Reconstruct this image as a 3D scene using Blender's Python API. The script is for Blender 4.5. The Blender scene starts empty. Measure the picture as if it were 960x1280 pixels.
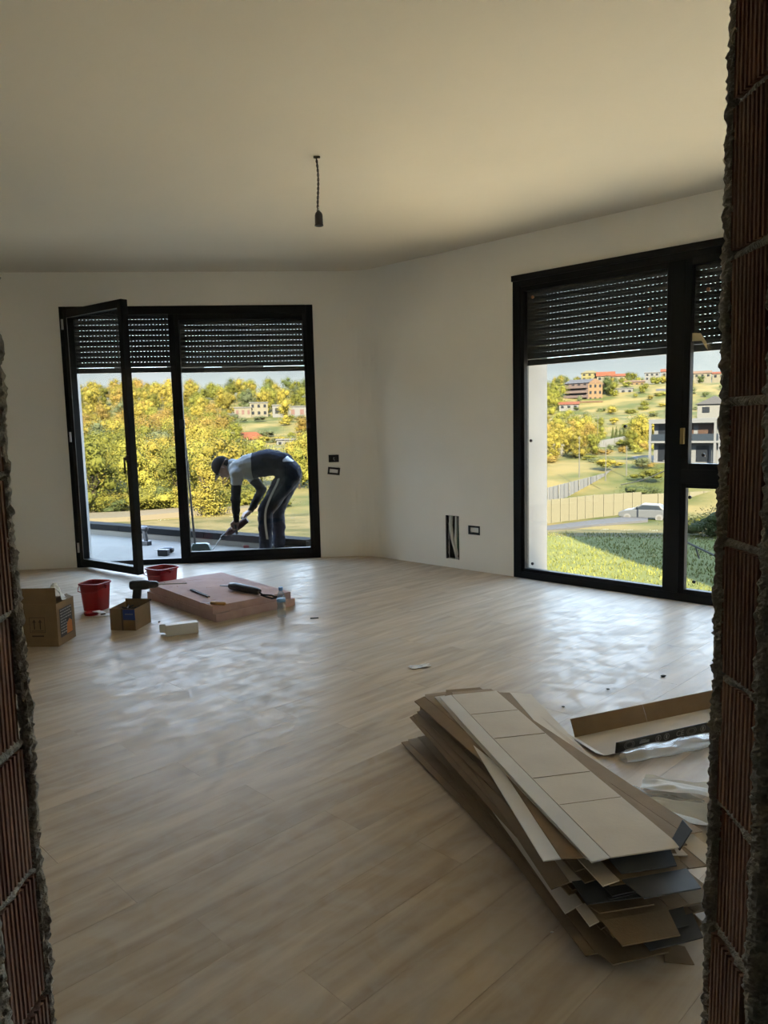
import bpy, bmesh, math, random
from mathutils import Vector, Matrix, noise
R = math.radians
random.seed(7)
scene = bpy.context.scene
COL = scene.collection
# ------------------------------------------------------------------ camera
F, PITCH, ROLL, EYE = 938.4, 0.1161, -0.0244, 1.4
_fw = Vector((0, math.cos(PITCH), -math.sin(PITCH)))
_r0 = Vector((1, 0, 0)); _u0 = _r0.cross(_fw)
_rt = math.cos(ROLL)*_r0 + math.sin(ROLL)*_u0
_up = -math.sin(ROLL)*_r0 + math.cos(ROLL)*_u0
cd = bpy.data.cameras.new('camera'); cam = bpy.data.objects.new('camera', cd); COL.objects.link(cam)
cd.sensor_fit = 'HORIZONTAL'; cd.sensor_width = 36; cd.lens = F/960*36
cd.clip_start = .02; cd.clip_end = 8000
m = Matrix((_rt, _up, -_fw)).transposed().to_4x4(); m.translation = (0, 0, EYE)
cam.matrix_world = m
scene.camera = cam
# ------------------------------------------------------------------ sky, sun, exposure
SKY = 10.6
world = bpy.data.worlds.new('sky'); scene.world = world; world.use_nodes = True
wn = world.node_tree; wn.nodes.clear()
wo = wn.nodes.new('ShaderNodeOutputWorld'); wb = wn.nodes.new('ShaderNodeBackground')
wt = wn.nodes.new('ShaderNodeTexCoord'); ws = wn.nodes.new('ShaderNodeSeparateXYZ'); wr = wn.nodes.new('ShaderNodeValToRGB')
wn.links.new(wt.outputs['Generated'], ws.inputs[0]); wn.links.new(ws.outputs['Z'], wr.inputs[0])
wr.color_ramp.elements[0].color = (.74, .87, 1.0, 1); wr.color_ramp.elements[0].position = 0
wr.color_ramp.elements[1].color = (.36, .56, .92, 1); wr.color_ramp.elements[1].position = .9
wn.links.new(wr.outputs[0], wb.inputs[0]); wb.inputs[1].default_value = SKY
wn.links.new(wb.outputs[0], wo.inputs[0])
sd = bpy.data.lights.new('sun', 'SUN'); sun = bpy.data.objects.new('sun', sd); COL.objects.link(sun)
sd.energy = 105; sd.angle = R(.6); sd.color = (1.0, .88, .66)
SUNDIR = Vector((.06*math.cos(R(31)), -.998*math.cos(R(31)), math.sin(R(31))))
sun.rotation_euler = SUNDIR.to_track_quat('Z', 'Y').to_euler(); sun.location = (20, -60, 40)
vs = scene.view_settings
scene.display_settings.display_device = 'sRGB'
vs.view_transform = 'Standard'; vs.look = 'None'; vs.exposure = 0.12; vs.gamma = 1; vs.use_curve_mapping = False
scene.cycles.max_bounces = 14; scene.cycles.diffuse_bounces = 7; scene.cycles.glossy_bounces = 5
scene.cycles.transmission_bounces = 8; scene.cycles.transparent_max_bounces = 16
scene.cycles.caustics_reflective = False; scene.cycles.caustics_refractive = False
scene.cycles.sample_clamp_indirect = 8
scene.cycles.use_denoising = True
# ------------------------------------------------------------------ placing helpers
def ray(px, py): return _fw*F + _rt*(px-480) - _up*(py-640)
def fl(px, py, z=0.0):
    d = ray(px, py); t = (z-EYE)/d.z; return Vector((d.x*t, d.y*t, z))
def at(px, py, Y):
    d = ray(px, py); return d*(Y/d.y) + Vector((0, 0, EYE))
# ------------------------------------------------------------------ materials
MATS = {}
ALBEDO = 1.0      # dims outdoor base colours, so the bright view balances the room's light
def mat(name, col, rough=.6, col2=None, nscale=8, nfac=1.0, stretch=(1, 1, 1), bump=0, bscale=None, metal=0, spec=.5, detail=4, coat=0, objrand=0, translucent=0, world=False):
    if name in MATS: return MATS[name]
    if ALBEDO < 1: spec = min(spec, .04); coat = 0
    col = tuple(c*ALBEDO for c in col); col2 = tuple(c*ALBEDO for c in col2) if col2 else None
    m = bpy.data.materials.new(name); m.use_nodes = True; MATS[name] = m
    nt = m.node_tree; b = nt.nodes['Principled BSDF']
    b.inputs['Base Color'].default_value = (*col, 1); b.inputs['Roughness'].default_value = rough
    b.inputs['Metallic'].default_value = metal; b.inputs['Specular IOR Level'].default_value = spec
    b.inputs['Coat Weight'].default_value = coat
    src = None
    if col2 or bump:
        if world:
            g = nt.nodes.new('ShaderNodeNewGeometry'); vec = g.outputs['Position']
        else:
            tc = nt.nodes.new('ShaderNodeTexCoord'); vec = tc.outputs['Object']
        mp = nt.nodes.new('ShaderNodeMapping'); mp.inputs['Scale'].default_value = stretch
        nt.links.new(vec, mp.inputs[0])
        if objrand:
            oi = nt.nodes.new('ShaderNodeObjectInfo'); mu = nt.nodes.new('ShaderNodeMath'); mu.operation = 'MULTIPLY'; mu.inputs[1].default_value = 37
            nt.links.new(oi.outputs['Random'], mu.inputs[0]); nt.links.new(mu.outputs[0], mp.inputs['Location'])
        nz = nt.nodes.new('ShaderNodeTexNoise'); nz.inputs['Scale'].default_value = nscale; nz.inputs['Detail'].default_value = detail
        nt.links.new(mp.outputs[0], nz.inputs['Vector'])
    if col2:
        rp = nt.nodes.new('ShaderNodeValToRGB'); rp.color_ramp.elements[0].position = .5-.22/nfac; rp.color_ramp.elements[1].position = .5+.22/nfac
        rp.color_ramp.elements[0].color = (*col, 1); rp.color_ramp.elements[1].color = (*col2, 1)
        nt.links.new(nz.outputs[0], rp.inputs[0]); src = rp.outputs[0]
    if objrand:
        if src is None:
            rg = nt.nodes.new('ShaderNodeRGB'); rg.outputs[0].default_value = (*col, 1); src = rg.outputs[0]
        oi2 = nt.nodes.new('ShaderNodeObjectInfo'); mr = nt.nodes.new('ShaderNodeMapRange')
        mr.inputs['To Min'].default_value = 1-objrand; mr.inputs['To Max'].default_value = 1+objrand
        nt.links.new(oi2.outputs['Random'], mr.inputs[0])
        hs = nt.nodes.new('ShaderNodeHueSaturation'); nt.links.new(mr.outputs[0], hs.inputs['Value']); nt.links.new(src, hs.inputs['Color']); src = hs.outputs[0]
    if src: nt.links.new(src, b.inputs['Base Color'])
    if bump:
        nb = nz
        if bscale:
            nb = nt.nodes.new('ShaderNodeTexNoise'); nb.inputs['Scale'].default_value = bscale; nb.inputs['Detail'].default_value = 5
            nt.links.new(mp.outputs[0], nb.inputs['Vector'])
        bp = nt.nodes.new('ShaderNodeBump'); bp.inputs['Strength'].default_value = bump; bp.inputs['Distance'].default_value = .02
        nt.links.new(nb.outputs[0], bp.inputs['Height']); nt.links.new(bp.outputs[0], b.inputs['Normal'])
    if translucent:
        tr = nt.nodes.new('ShaderNodeBsdfTranslucent'); mx = nt.nodes.new('ShaderNodeMixShader'); mx.inputs[0].default_value = translucent
        if src: nt.links.new(src, tr.inputs[0])
        else: tr.inputs[0].default_value = (*col, 1)
        out = nt.nodes['Material Output']
        nt.links.new(b.outputs[0], mx.inputs[1]); nt.links.new(tr.outputs[0], mx.inputs[2]); nt.links.new(mx.outputs[0], out.inputs[0])
    return m
def glassmat(name, tint, gloss=1.0, rough=0.0, milky=0.0):
    m = bpy.data.materials.new(name); m.use_nodes = True; MATS[name] = m
    nt = m.node_tree; nt.nodes.clear()
    o = nt.nodes.new('ShaderNodeOutputMaterial'); t = nt.nodes.new('ShaderNodeBsdfTransparent'); g = nt.nodes.new('ShaderNodeBsdfGlossy')
    fc = nt.nodes.new('ShaderNodeLayerWeight'); fc.inputs[0].default_value = .5
    pw = nt.nodes.new('ShaderNodeMath'); pw.operation = 'POWER'; pw.inputs[1].default_value = 5; nt.links.new(fc.outputs['Facing'], pw.inputs[0])
    fr = nt.nodes.new('ShaderNodeMath'); fr.operation = 'MULTIPLY_ADD'; fr.inputs[1].default_value = .96; fr.inputs[2].default_value = .04; nt.links.new(pw.outputs[0], fr.inputs[0])
    mu = nt.nodes.new('ShaderNodeMath'); mu.operation = 'MULTIPLY'; mu.inputs[1].default_value = gloss
    mx = nt.nodes.new('ShaderNodeMixShader'); t.inputs[0].default_value = (*tint, 1); g.inputs['Roughness'].default_value = rough
    nt.links.new(fr.outputs[0], mu.inputs[0]); nt.links.new(mu.outputs[0], mx.inputs[0])
    base = t.outputs[0]
    if milky:
        d = nt.nodes.new('ShaderNodeBsdfDiffuse'); d.inputs[0].default_value = (.8, .8, .78, 1)
        m2 = nt.nodes.new('ShaderNodeMixShader'); m2.inputs[0].default_value = milky
        nt.links.new(t.outputs[0], m2.inputs[1]); nt.links.new(d.outputs[0], m2.inputs[2]); base = m2.outputs[0]
    nt.links.new(base, mx.inputs[1]); nt.links.new(g.outputs[0], mx.inputs[2]); nt.links.new(mx.outputs[0], o.inputs[0])
    return m
# ------------------------------------------------------------------ mesh builder
class MB:
    def __init__(s): s.v = []; s.f = []; s.m = []
    def add(s, vs, fs, mi=0):
        n = len(s.v); s.v += [tuple(v) for v in vs]; s.f += [tuple(i+n for i in f) for f in fs]; s.m += [mi]*len(fs); return s
    def box(s, x0, x1, y0, y1, z0, z1, M=None, mi=0):
        vs = [Vector(p) for p in ((x0,y0,z0),(x1,y0,z0),(x1,y1,z0),(x0,y1,z0),(x0,y0,z1),(x1,y0,z1),(x1,y1,z1),(x0,y1,z1))]
        if M: vs = [M @ v for v in vs]
        return s.add(vs, ((0,3,2,1),(4,5,6,7),(0,1,5,4),(1,2,6,5),(2,3,7,6),(3,0,4,7)), mi)
    def prism(s, poly, z0, z1, M=None, mi=0):
        n = len(poly); vs = [Vector((p[0], p[1], z0)) for p in poly] + [Vector((p[0], p[1], z1)) for p in poly]
        if M: vs = [M @ v for v in vs]
        fs = [tuple(range(n-1, -1, -1)), tuple(range(n, 2*n))] + [(i, (i+1) % n, n+(i+1) % n, n+i) for i in range(n)]
        return s.add(vs, fs, mi)
    def tube(s, pts, r, seg=8, cap=True, mi=0):
        pts = [Vector(p) for p in pts]; n = len(pts); rs = r if isinstance(r, (list, tuple)) else [r]*n
        vs = []; prev = None
        for i, p in enumerate(pts):
            d = (pts[min(i+1, n-1)]-pts[max(i-1, 0)]).normalized()
            if prev is None:
                a = d.orthogonal().normalized()
            else:
                a = (prev - d*prev.dot(d)).normalized()
            prev = a; b = d.cross(a)
            for k in range(seg):
                t = 2*math.pi*k/seg; vs.append(p + (a*math.cos(t)+b*math.sin(t))*rs[i])
        fs = [(i*seg+k, i*seg+(k+1) % seg, (i+1)*seg+(k+1) % seg, (i+1)*seg+k) for i in range(n-1) for k in range(seg)]
        if cap: fs += [tuple(range(seg-1, -1, -1)), tuple(range((n-1)*seg, n*seg))]
        return s.add(vs, fs, mi)
    def lathe(s, prof, seg=20, M=None, mi=0):
        vs = []
        for (r, z) in prof:
            for k in range(seg):
                t = 2*math.pi*k/seg; v = Vector((r*math.cos(t), r*math.sin(t), z)); vs.append(M @ v if M else v)
        n = len(prof)
        fs = [(i*seg+k, i*seg+(k+1) % seg, (i+1)*seg+(k+1) % seg, (i+1)*seg+k) for i in range(n-1) for k in range(seg)]
        fs += [tuple(range(seg-1, -1, -1)), tuple(range((n-1)*seg, n*seg))]
        return s.add(vs, fs, mi)
    def sphere(s, c, r, M=None, seg=12, ring=8, mi=0):
        r = r if isinstance(r, (tuple, list)) else (r, r, r)
        vs = [Vector((c[0], c[1], c[2]-r[2]))]
        for i in range(1, ring):
            ph = math.pi*i/ring-math.pi/2
            for k in range(seg):
                t = 2*math.pi*k/seg; vs.append(Vector((c[0]+r[0]*math.cos(ph)*math.cos(t), c[1]+r[1]*math.cos(ph)*math.sin(t), c[2]+r[2]*math.sin(ph))))
        vs.append(Vector((c[0], c[1], c[2]+r[2])))
        if M: vs = [M @ v for v in vs]
        fs = [(0, 1+(k+1) % seg, 1+k) for k in range(seg)]
        for i in range(ring-2):
            fs += [(1+i*seg+k, 1+i*seg+(k+1) % seg, 1+(i+1)*seg+(k+1) % seg, 1+(i+1)*seg+k) for k in range(seg)]
        top = len(vs)-1; b0 = 1+(ring-2)*seg
        fs += [(b0+k, b0+(k+1) % seg, top) for k in range(seg)]
        return s.add(vs, fs, mi)
    def mesh(s, name, mats, smooth=False):
        me = bpy.data.meshes.new(name); me.from_pydata(s.v, [], s.f)
        for m in (mats if isinstance(mats, (list, tuple)) else [mats]): me.materials.append(m)
        if any(s.m): me.polygons.foreach_set('material_index', s.m)
        if smooth: me.polygons.foreach_set('use_smooth', [True]*len(me.polygons))
        me.update(); return me
    def build(s, name, mats, parent=None, smooth=False, bevel=0, M=None, angle=None):
        o = bpy.data.objects.new(name, s.mesh(name, mats, smooth)); COL.objects.link(o)
        if parent: o.parent = parent
        if M: o.matrix_local = M
        if bevel:
            bm = o.modifiers.new('bevel', 'BEVEL'); bm.width = bevel; bm.segments = 2; bm.limit_method = 'ANGLE'; bm.angle_limit = R(35)
        if smooth and angle:
            try: o.data.set_sharp_from_angle(angle=R(angle))
            except Exception: pass
        return o
def tag(o, label=None, cat=None, group=None, kind=None):
    if label: o['label'] = label
    if cat: o['category'] = cat
    if group: o['group'] = group
    if kind: o['kind'] = kind
    return o
def struct(o): o['kind'] = 'structure'; return o
def empty(name, loc=(0, 0, 0), rz=0, M=None):
    o = bpy.data.objects.new(name, None); COL.objects.link(o); o.empty_display_size = .1
    if M: o.matrix_world = M
    else: o.location = loc; o.rotation_euler = (0, 0, rz)
    return o
def inst(name, me, parent=None, loc=(0, 0, 0), rot=(0, 0, 0), sc=None, M=None):
    o = bpy.data.objects.new(name, me); COL.objects.link(o)
    if parent: o.parent = parent
    if M: o.matrix_local = M
    else:
        o.location = loc; o.rotation_euler = rot
        if sc: o.scale = sc if isinstance(sc, (tuple, list)) else (sc, sc, sc)
    return o
def copy_tree(o, parent=None):
    c = o.copy(); COL.objects.link(c); c.parent = parent
    for ch in list(o.children): copy_tree(ch, c)
    return c
def text(name, body, size, mat_, parent, M, ext=.0004):
    cu = bpy.data.curves.new(name, 'FONT'); cu.body = body; cu.size = size; cu.extrude = ext; cu.align_x = 'CENTER'; cu.align_y = 'CENTER'
    o = bpy.data.objects.new(name, cu); COL.objects.link(o); cu.materials.append(mat_)
    me = bpy.data.meshes.new_from_object(o.evaluated_get(bpy.context.evaluated_depsgraph_get())); bpy.data.objects.remove(o)
    o = bpy.data.objects.new(name, me); COL.objects.link(o); o.parent = parent; o.matrix_local = M; return o
def frame(o, x, y):   # matrix with x,y axes and origin
    x = Vector(x).normalized(); z = x.cross(Vector(y)).normalized(); y = z.cross(x)
    m = Matrix((x, y, z)).transposed().to_4x4(); m.translation = o; return m
def Rz(a, loc=(0, 0, 0)): return Matrix.Translation(loc) @ Matrix.Rotation(a, 4, 'Z')
# ------------------------------------------------------------------ shared materials
plaster = mat('wall_plaster', (.86, .835, .77), .9, (.81, .785, .72), 1.3, 1.0, bump=.05, bscale=60, spec=.2)
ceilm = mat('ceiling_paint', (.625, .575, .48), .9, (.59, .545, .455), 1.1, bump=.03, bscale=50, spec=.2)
extwall = mat('exterior_render', (.27, .265, .25), .9, (.235, .23, .22), 3, bump=.1, bscale=40, spec=.2)
blackal = mat('black_aluminium', (.0045, .0046, .0048), .55, spec=.18)
slatm = mat('shutter_grey', (.035, .036, .036), .55, (.028, .029, .029), 20, spec=.4)
rubber = mat('black_rubber', (.012, .012, .012), .6)
glass = glassmat('window_glass', (.97, .985, .975), .55)
darkplast = mat('dark_plastic', (.016, .016, .018), .45)
cardm = mat('cardboard_brown', (.235, .165, .095), .85, (.20, .14, .08), 12, bump=.08, bscale=120, spec=.2)
cardlight = mat('cardboard_pale', (.56, .49, .39), .8, (.49, .42, .33), 6, bump=.05, bscale=90, spec=.25)
cardwhite = mat('cardboard_white_face', (.62, .58, .52), .75, (.55, .51, .45), 6, spec=.3)
ink = mat('printing_ink', (.02, .018, .016), .8)
concrete = mat('terrace_concrete', (.140, .127, .106), .9, (.11, .10, .085), 2.2, bump=.15, bscale=30, spec=.2)
steel = mat('steel', (.45, .45, .46), .3, metal=1)
white_pl = mat('white_plastic', (.72, .72, .70), .45)
# ------------------------------------------------------------------ room shell
CX, CY = -.176, 7.997                      # inner corner between the two window walls
ZC = 2.98; WT = .55                         # ceiling height, outer wall thickness
XA = Vector((1, .1003, 0)).normalized(); YA = Vector((-XA.y, XA.x, 0))
XB = Vector((1, -.9681, 0)).normalized(); YB = Vector((-XB.y, XB.x, 0))
Cn = Vector((CX, CY, 0))
PA = Vector((-3.2, 8.0143-.1003*3.2, 0)); PB = Vector((1.168, 7.8263-.9681*1.168, 0))
MA = frame(PA, XA, YA); MBm = frame(PB, XB, YB)
WA, WB, WH = 2.525, 3.9, 2.645  # right window widened out of view, added for bounced light on the ceiling
ROOM = [(-4.6, 1.08), (4.3, 1.08), (4.3, 7.8263-.9681*4.3), (CX, CY), (-4.6, 8.0143-.1003*4.6)]
# floor slab and planks
fb = MB(); fb.prism(ROOM, -.22, -.009)
floor = struct(fb.build('floor', mat('screed', (.2, .19, .17), .9)))
def floor_material():
    m = bpy.data.materials.new('oak_laminate'); m.use_nodes = True; nt = m.node_tree; L = nt.links; N = nt.nodes.new
    b = nt.nodes['Principled BSDF']
    tc = N('ShaderNodeTexCoord'); oi = N('ShaderNodeObjectInfo'); mp = N('ShaderNodeMapping'); mp.inputs['Scale'].default_value = (.9, 7, 1)
    cmb = N('ShaderNodeCombineXYZ'); m1 = N('ShaderNodeMath'); m1.operation = 'MULTIPLY'; m1.inputs[1].default_value = 61
    L.new(oi.outputs['Random'], m1.inputs[0]); L.new(m1.outputs[0], cmb.inputs[0]); L.new(m1.outputs[0], cmb.inputs[2])
    L.new(tc.outputs['Object'], mp.inputs[0]); L.new(cmb.outputs[0], mp.inputs['Location'])
    n1 = N('ShaderNodeTexNoise'); n1.inputs['Scale'].default_value = 2.0; n1.inputs['Detail'].default_value = 7; n1.inputs['Distortion'].default_value = .8
    L.new(mp.outputs[0], n1.inputs['Vector'])
    rp = N('ShaderNodeValToRGB'); e = rp.color_ramp.elements
    e[0].position = .30; e[0].color = (.335, .262, .188, 1); e[1].position = .72; e[1].color = (.52, .425, .31, 1)
    L.new(n1.outputs[0], rp.inputs[0])
    hs = N('ShaderNodeHueSaturation'); mr = N('ShaderNodeMapRange'); mr.inputs['To Min'].default_value = .95; mr.inputs['To Max'].default_value = 1.04
    L.new(oi.outputs['Random'], mr.inputs[0]); L.new(mr.outputs[0], hs.inputs['Value']); L.new(rp.outputs[0], hs.inputs['Color'])
    # plaster dust wiped about on the boards
    ge = N('ShaderNodeNewGeometry'); n2 = N('ShaderNodeTexNoise'); n2.inputs['Scale'].default_value = 9; n2.inputs['Detail'].default_value = 9; n2.inputs['Distortion'].default_value = 1.0
    L.new(ge.outputs['Position'], n2.inputs['Vector'])
    r2 = N('ShaderNodeValToRGB'); r2.color_ramp.elements[0].position = .40; r2.color_ramp.elements[1].position = .72
    L.new(n2.outputs[0], r2.inputs[0])
    n3 = N('ShaderNodeTexNoise'); n3.inputs['Scale'].default_value = .8; n3.inputs['Detail'].default_value = 2; L.new(ge.outputs['Position'], n3.inputs['Vector'])
    mm = N('ShaderNodeMath'); mm.operation = 'MULTIPLY'; L.new(r2.outputs[0], mm.inputs[0]); L.new(n3.outputs[0], mm.inputs[1])
    m4 = N('ShaderNodeMath'); m4.operation = 'MULTIPLY'; m4.inputs[1].default_value = .55; L.new(mm.outputs[0], m4.inputs[0])
    mx = N('ShaderNodeMix'); mx.data_type = 'RGBA'; L.new(m4.outputs[0], mx.inputs['Factor']); L.new(hs.outputs[0], mx.inputs['A']); mx.inputs['B'].default_value = (.52, .51, .49, 1)
    L.new(mx.outputs['Result'], b.inputs['Base Color'])
    rr = N('ShaderNodeMapRange'); rr.inputs['To Min'].default_value = .36; rr.inputs['To Max'].default_value = .60
    L.new(r2.outputs[0], rr.inputs[0]); L.new(rr.outputs[0], b.inputs['Roughness'])
    b.inputs['Specular IOR Level'].default_value = .10
    bp = N('ShaderNodeBump'); bp.inputs['Strength'].default_value = .05; bp.inputs['Distance'].default_value = .004
    n5 = N('ShaderNodeTexNoise'); n5.inputs['Scale'].default_value = 30; n5.inputs['Detail'].default_value = 5; L.new(ge.outputs['Position'], n5.inputs['Vector'])
    L.new(n5.outputs[0], bp.inputs['Height']); L.new(bp.outputs[0], b.inputs['Normal'])
    return m
oak = floor_material()
def clip(poly, conv):
    out = poly
    for i in range(len(conv)):
        a = Vector(conv[i]); b = Vector(conv[(i+1) % len(conv)]); e = b-a; src = out; out = []
        side = lambda p: e.x*(p.y-a.y)-e.y*(p.x-a.x)
        for j in range(len(src)):
            p = src[j]; q = src[(j+1) % len(src)]; sp, sq = side(p), side(q)
            if sp >= 0: out.append(p)
            if (sp >= 0) != (sq >= 0): out.append(p+(q-p)*(sp/(sp-sq)))
        if len(out) < 3: return []
    return out
PL, PW, GAP = 1.38, .193, .0007
ang = R(44.6); ux = Vector((math.cos(ang), math.sin(ang))); uy = Vector((-ux.y, ux.x))
whole = None
roomv = [Vector(p) for p in ROOM]
for j in range(-40, 60):
    off = (j*.47 % 1)*PL
    for i in range(-8, 10):
        c = ux*(i*PL+off) + uy*(j*PW)
        hx, hy = PL/2-GAP/2, PW/2-GAP/2
        rect = [c+ux*sx*hx+uy*sy*hy for sx, sy in ((-1,-1),(1,-1),(1,1),(-1,1))]
        q = clip(rect, ROOM)
        if len(q) < 3: continue
        full = all((p-r_).length < 1e-6 for p, r_ in zip(q, rect)) and len(q) == 4
        M = Rz(ang, (c.x, c.y, 0))
        if full:
            if whole is None: whole = MB().box(-hx, hx, -hy, hy, -.009, 0).mesh('plank', oak)
            inst('plank', whole, floor, M=M)
        else:
            loc = [((p-c).dot(ux), (p-c).dot(uy)) for p in q]
            area = abs(sum(loc[k][0]*loc[(k+1) % len(loc)][1]-loc[(k+1) % len(loc)][0]*loc[k][1] for k in range(len(loc))))/2
            if area < .002: continue
            MB().prism(loc, -.009, 0).build('plank', oak, floor, M=M)
# ceiling, with the storeys above and below
FOOT = [(-4.95, -2.4), (4.62, -2.4), (4.62, 3.4), tuple((PB+XB*4.45+YB*(WT+.01))[:2]), tuple((Cn+(YA+YB).normalized()*WT*1.115)[:2]), tuple((PA-XA*1.9+YA*(WT+.01))[:2])]
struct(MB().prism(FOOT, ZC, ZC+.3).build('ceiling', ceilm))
struct(MB().prism(FOOT, ZC+.3, 7.4).build('wall_upper_storey', extwall))
struct(MB().prism(FOOT, -5.6, -.22).build('wall_lower_storey', extwall))
# window walls (each with its opening), left and right walls
def pier(b, x0, x1, M, holes=()):
    b.box(x0, x1, .06, WT, -.22, ZC, M, 1)
    xs = sorted({x0, x1, *[h[0] for h in holes], *[h[1] for h in holes]}); zs = sorted({-.22, ZC, *[h[2] for h in holes], *[h[3] for h in holes]})
    for xa, xb in zip(xs, xs[1:]):
        run = None
        for za, zb in zip(zs, zs[1:]):
            hole = any(h[0] <= xa and xb <= h[1] and h[2] <= za and zb <= h[3] for h in holes)
            if not hole: run = (run[0], zb) if run else (za, zb)
            if hole or zb == zs[-1]:
                if run: b.box(xa, xb, 0, .06, run[0], run[1], M)
                run = None
def wall_with_window(name, M, x0, x1, w, hl=(), hr=()):
    b = MB()
    pier(b, x0, 0, M, hl); pier(b, w, x1, M, hr)
    b.box(0, w, 0, .02, WH, ZC, M); b.box(0, w, .02, WT, WH, ZC, M, 1)
    b.box(0, w, 0.005, .19, -.22, -.003, M, 1)
    if name == 'wall_right': b.box(0, w, .19, WT, -.22, -.13, M, 1)
    return b
HOLES_A = [(2.645, 2.745, 1.02, 1.09), (2.632, 2.752, .887, .957)]
HOLES_B = [(-.793, -.63, .085, .51), (-.512, -.385, .35, .427)]
sA = (Cn-PA).length; sB = (Cn-PB).length
ba = wall_with_window('wall_back', MA, -1.5, sA, WA, (), HOLES_A)
# rounded inner corner and outer mitre
t = .22; a0 = Cn-XA*t; a1 = Cn+XB*t
arc = []
for k in range(9):
    u = k/8; arc.append(a0*(1-u)**2+Cn*2*u*(1-u)+a1*u*u)
ba.prism([tuple(Cn[:2])]+[tuple(p[:2]) for p in arc][::-1], 0, ZC)
ba.prism([tuple(Cn[:2]), tuple((Cn+YB*WT)[:2]), tuple((Cn+(YA+YB).normalized()*WT*1.1)[:2]), tuple((Cn+YA*WT)[:2])], -.22, ZC, mi=1)
struct(ba.build('wall_back', [plaster, extwall]))
struct(wall_with_window('wall_right', MBm, -sB, 4.45, WB, HOLES_B, ()).build('wall_right', [plaster, extwall]))
struct(MB().box(-4.95, -4.6, -2.4, 7.7, -.22, ZC).build('wall_left', plaster))
struct(MB().box(4.3, 4.62, -2.4, 3.72, -.22, ZC).build('wall_side', plaster))
# wall with the rough doorway, and the passage behind the camera
JL, JR, Y0, Y1, HEAD = -.545, .492, .972, 1.075, 2.28
dw = MB()
dw.box(-4.6, JL-.25, Y0-.016, Y1+.014, -.22, ZC); dw.box(JR+.25, 4.3, Y0-.016, Y1+.014, -.22, ZC)
dw.box(JL-.25, JR+.25, Y0-.016, Y1+.014, HEAD, ZC)
struct(dw.build('wall_front', plaster))
ps = MB(); ps.box(-1.5, -1.4, -2.2, Y0-.016, -.22, ZC); ps.box(1.5, 1.6, -2.2, Y0-.016, -.22, ZC); ps.box(-1.5, 1.6, -2.4, -2.2, -.22, ZC)
struct(ps.build('wall_passage', plaster))
struct(MB().box(-1.4, 1.5, -2.2, 1.08, -.22, -.004).build('floor_passage', mat('screed', (0, 0, 0))))
# hollow clay bricks of the two jambs
def brick_mat(n, c1, c2): return mat(n, c1, .9, c2, 14, .9, (1, 1, .35), bump=.25, bscale=90, objrand=.22, spec=.15)
brickm = brick_mat('clay_brick', (.21, .098, .070), (.38, .26, .205))
mortarm = mat('mortar', (.32, .30, .26), .95, (.46, .43, .37), 30, bump=.6, bscale=120, spec=.1)
def ribbed(side, h, phase):
    # the brick's profile in plan (x into the wall, y across): vertical ribs on the reveal face
    n = 9; w = Y1-Y0-.004; prof = []
    for k in range(n):
        y = -w/2+w*k/n; d = .0065 if (k+phase) % 4 else .002
        prof += [(0, y+.0012), (0, y+w/n*.56), (d, y+w/n*.62), (d, y+w/n*.95)]
    prof += [(0, w/2), (.25, w/2), (.25, -w/2)]
    prof = [(p[0]*side, p[1]) for p in prof]
    if side > 0: prof = prof[::-1]
    return MB().prism(prof, -h/2, h/2)
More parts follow.
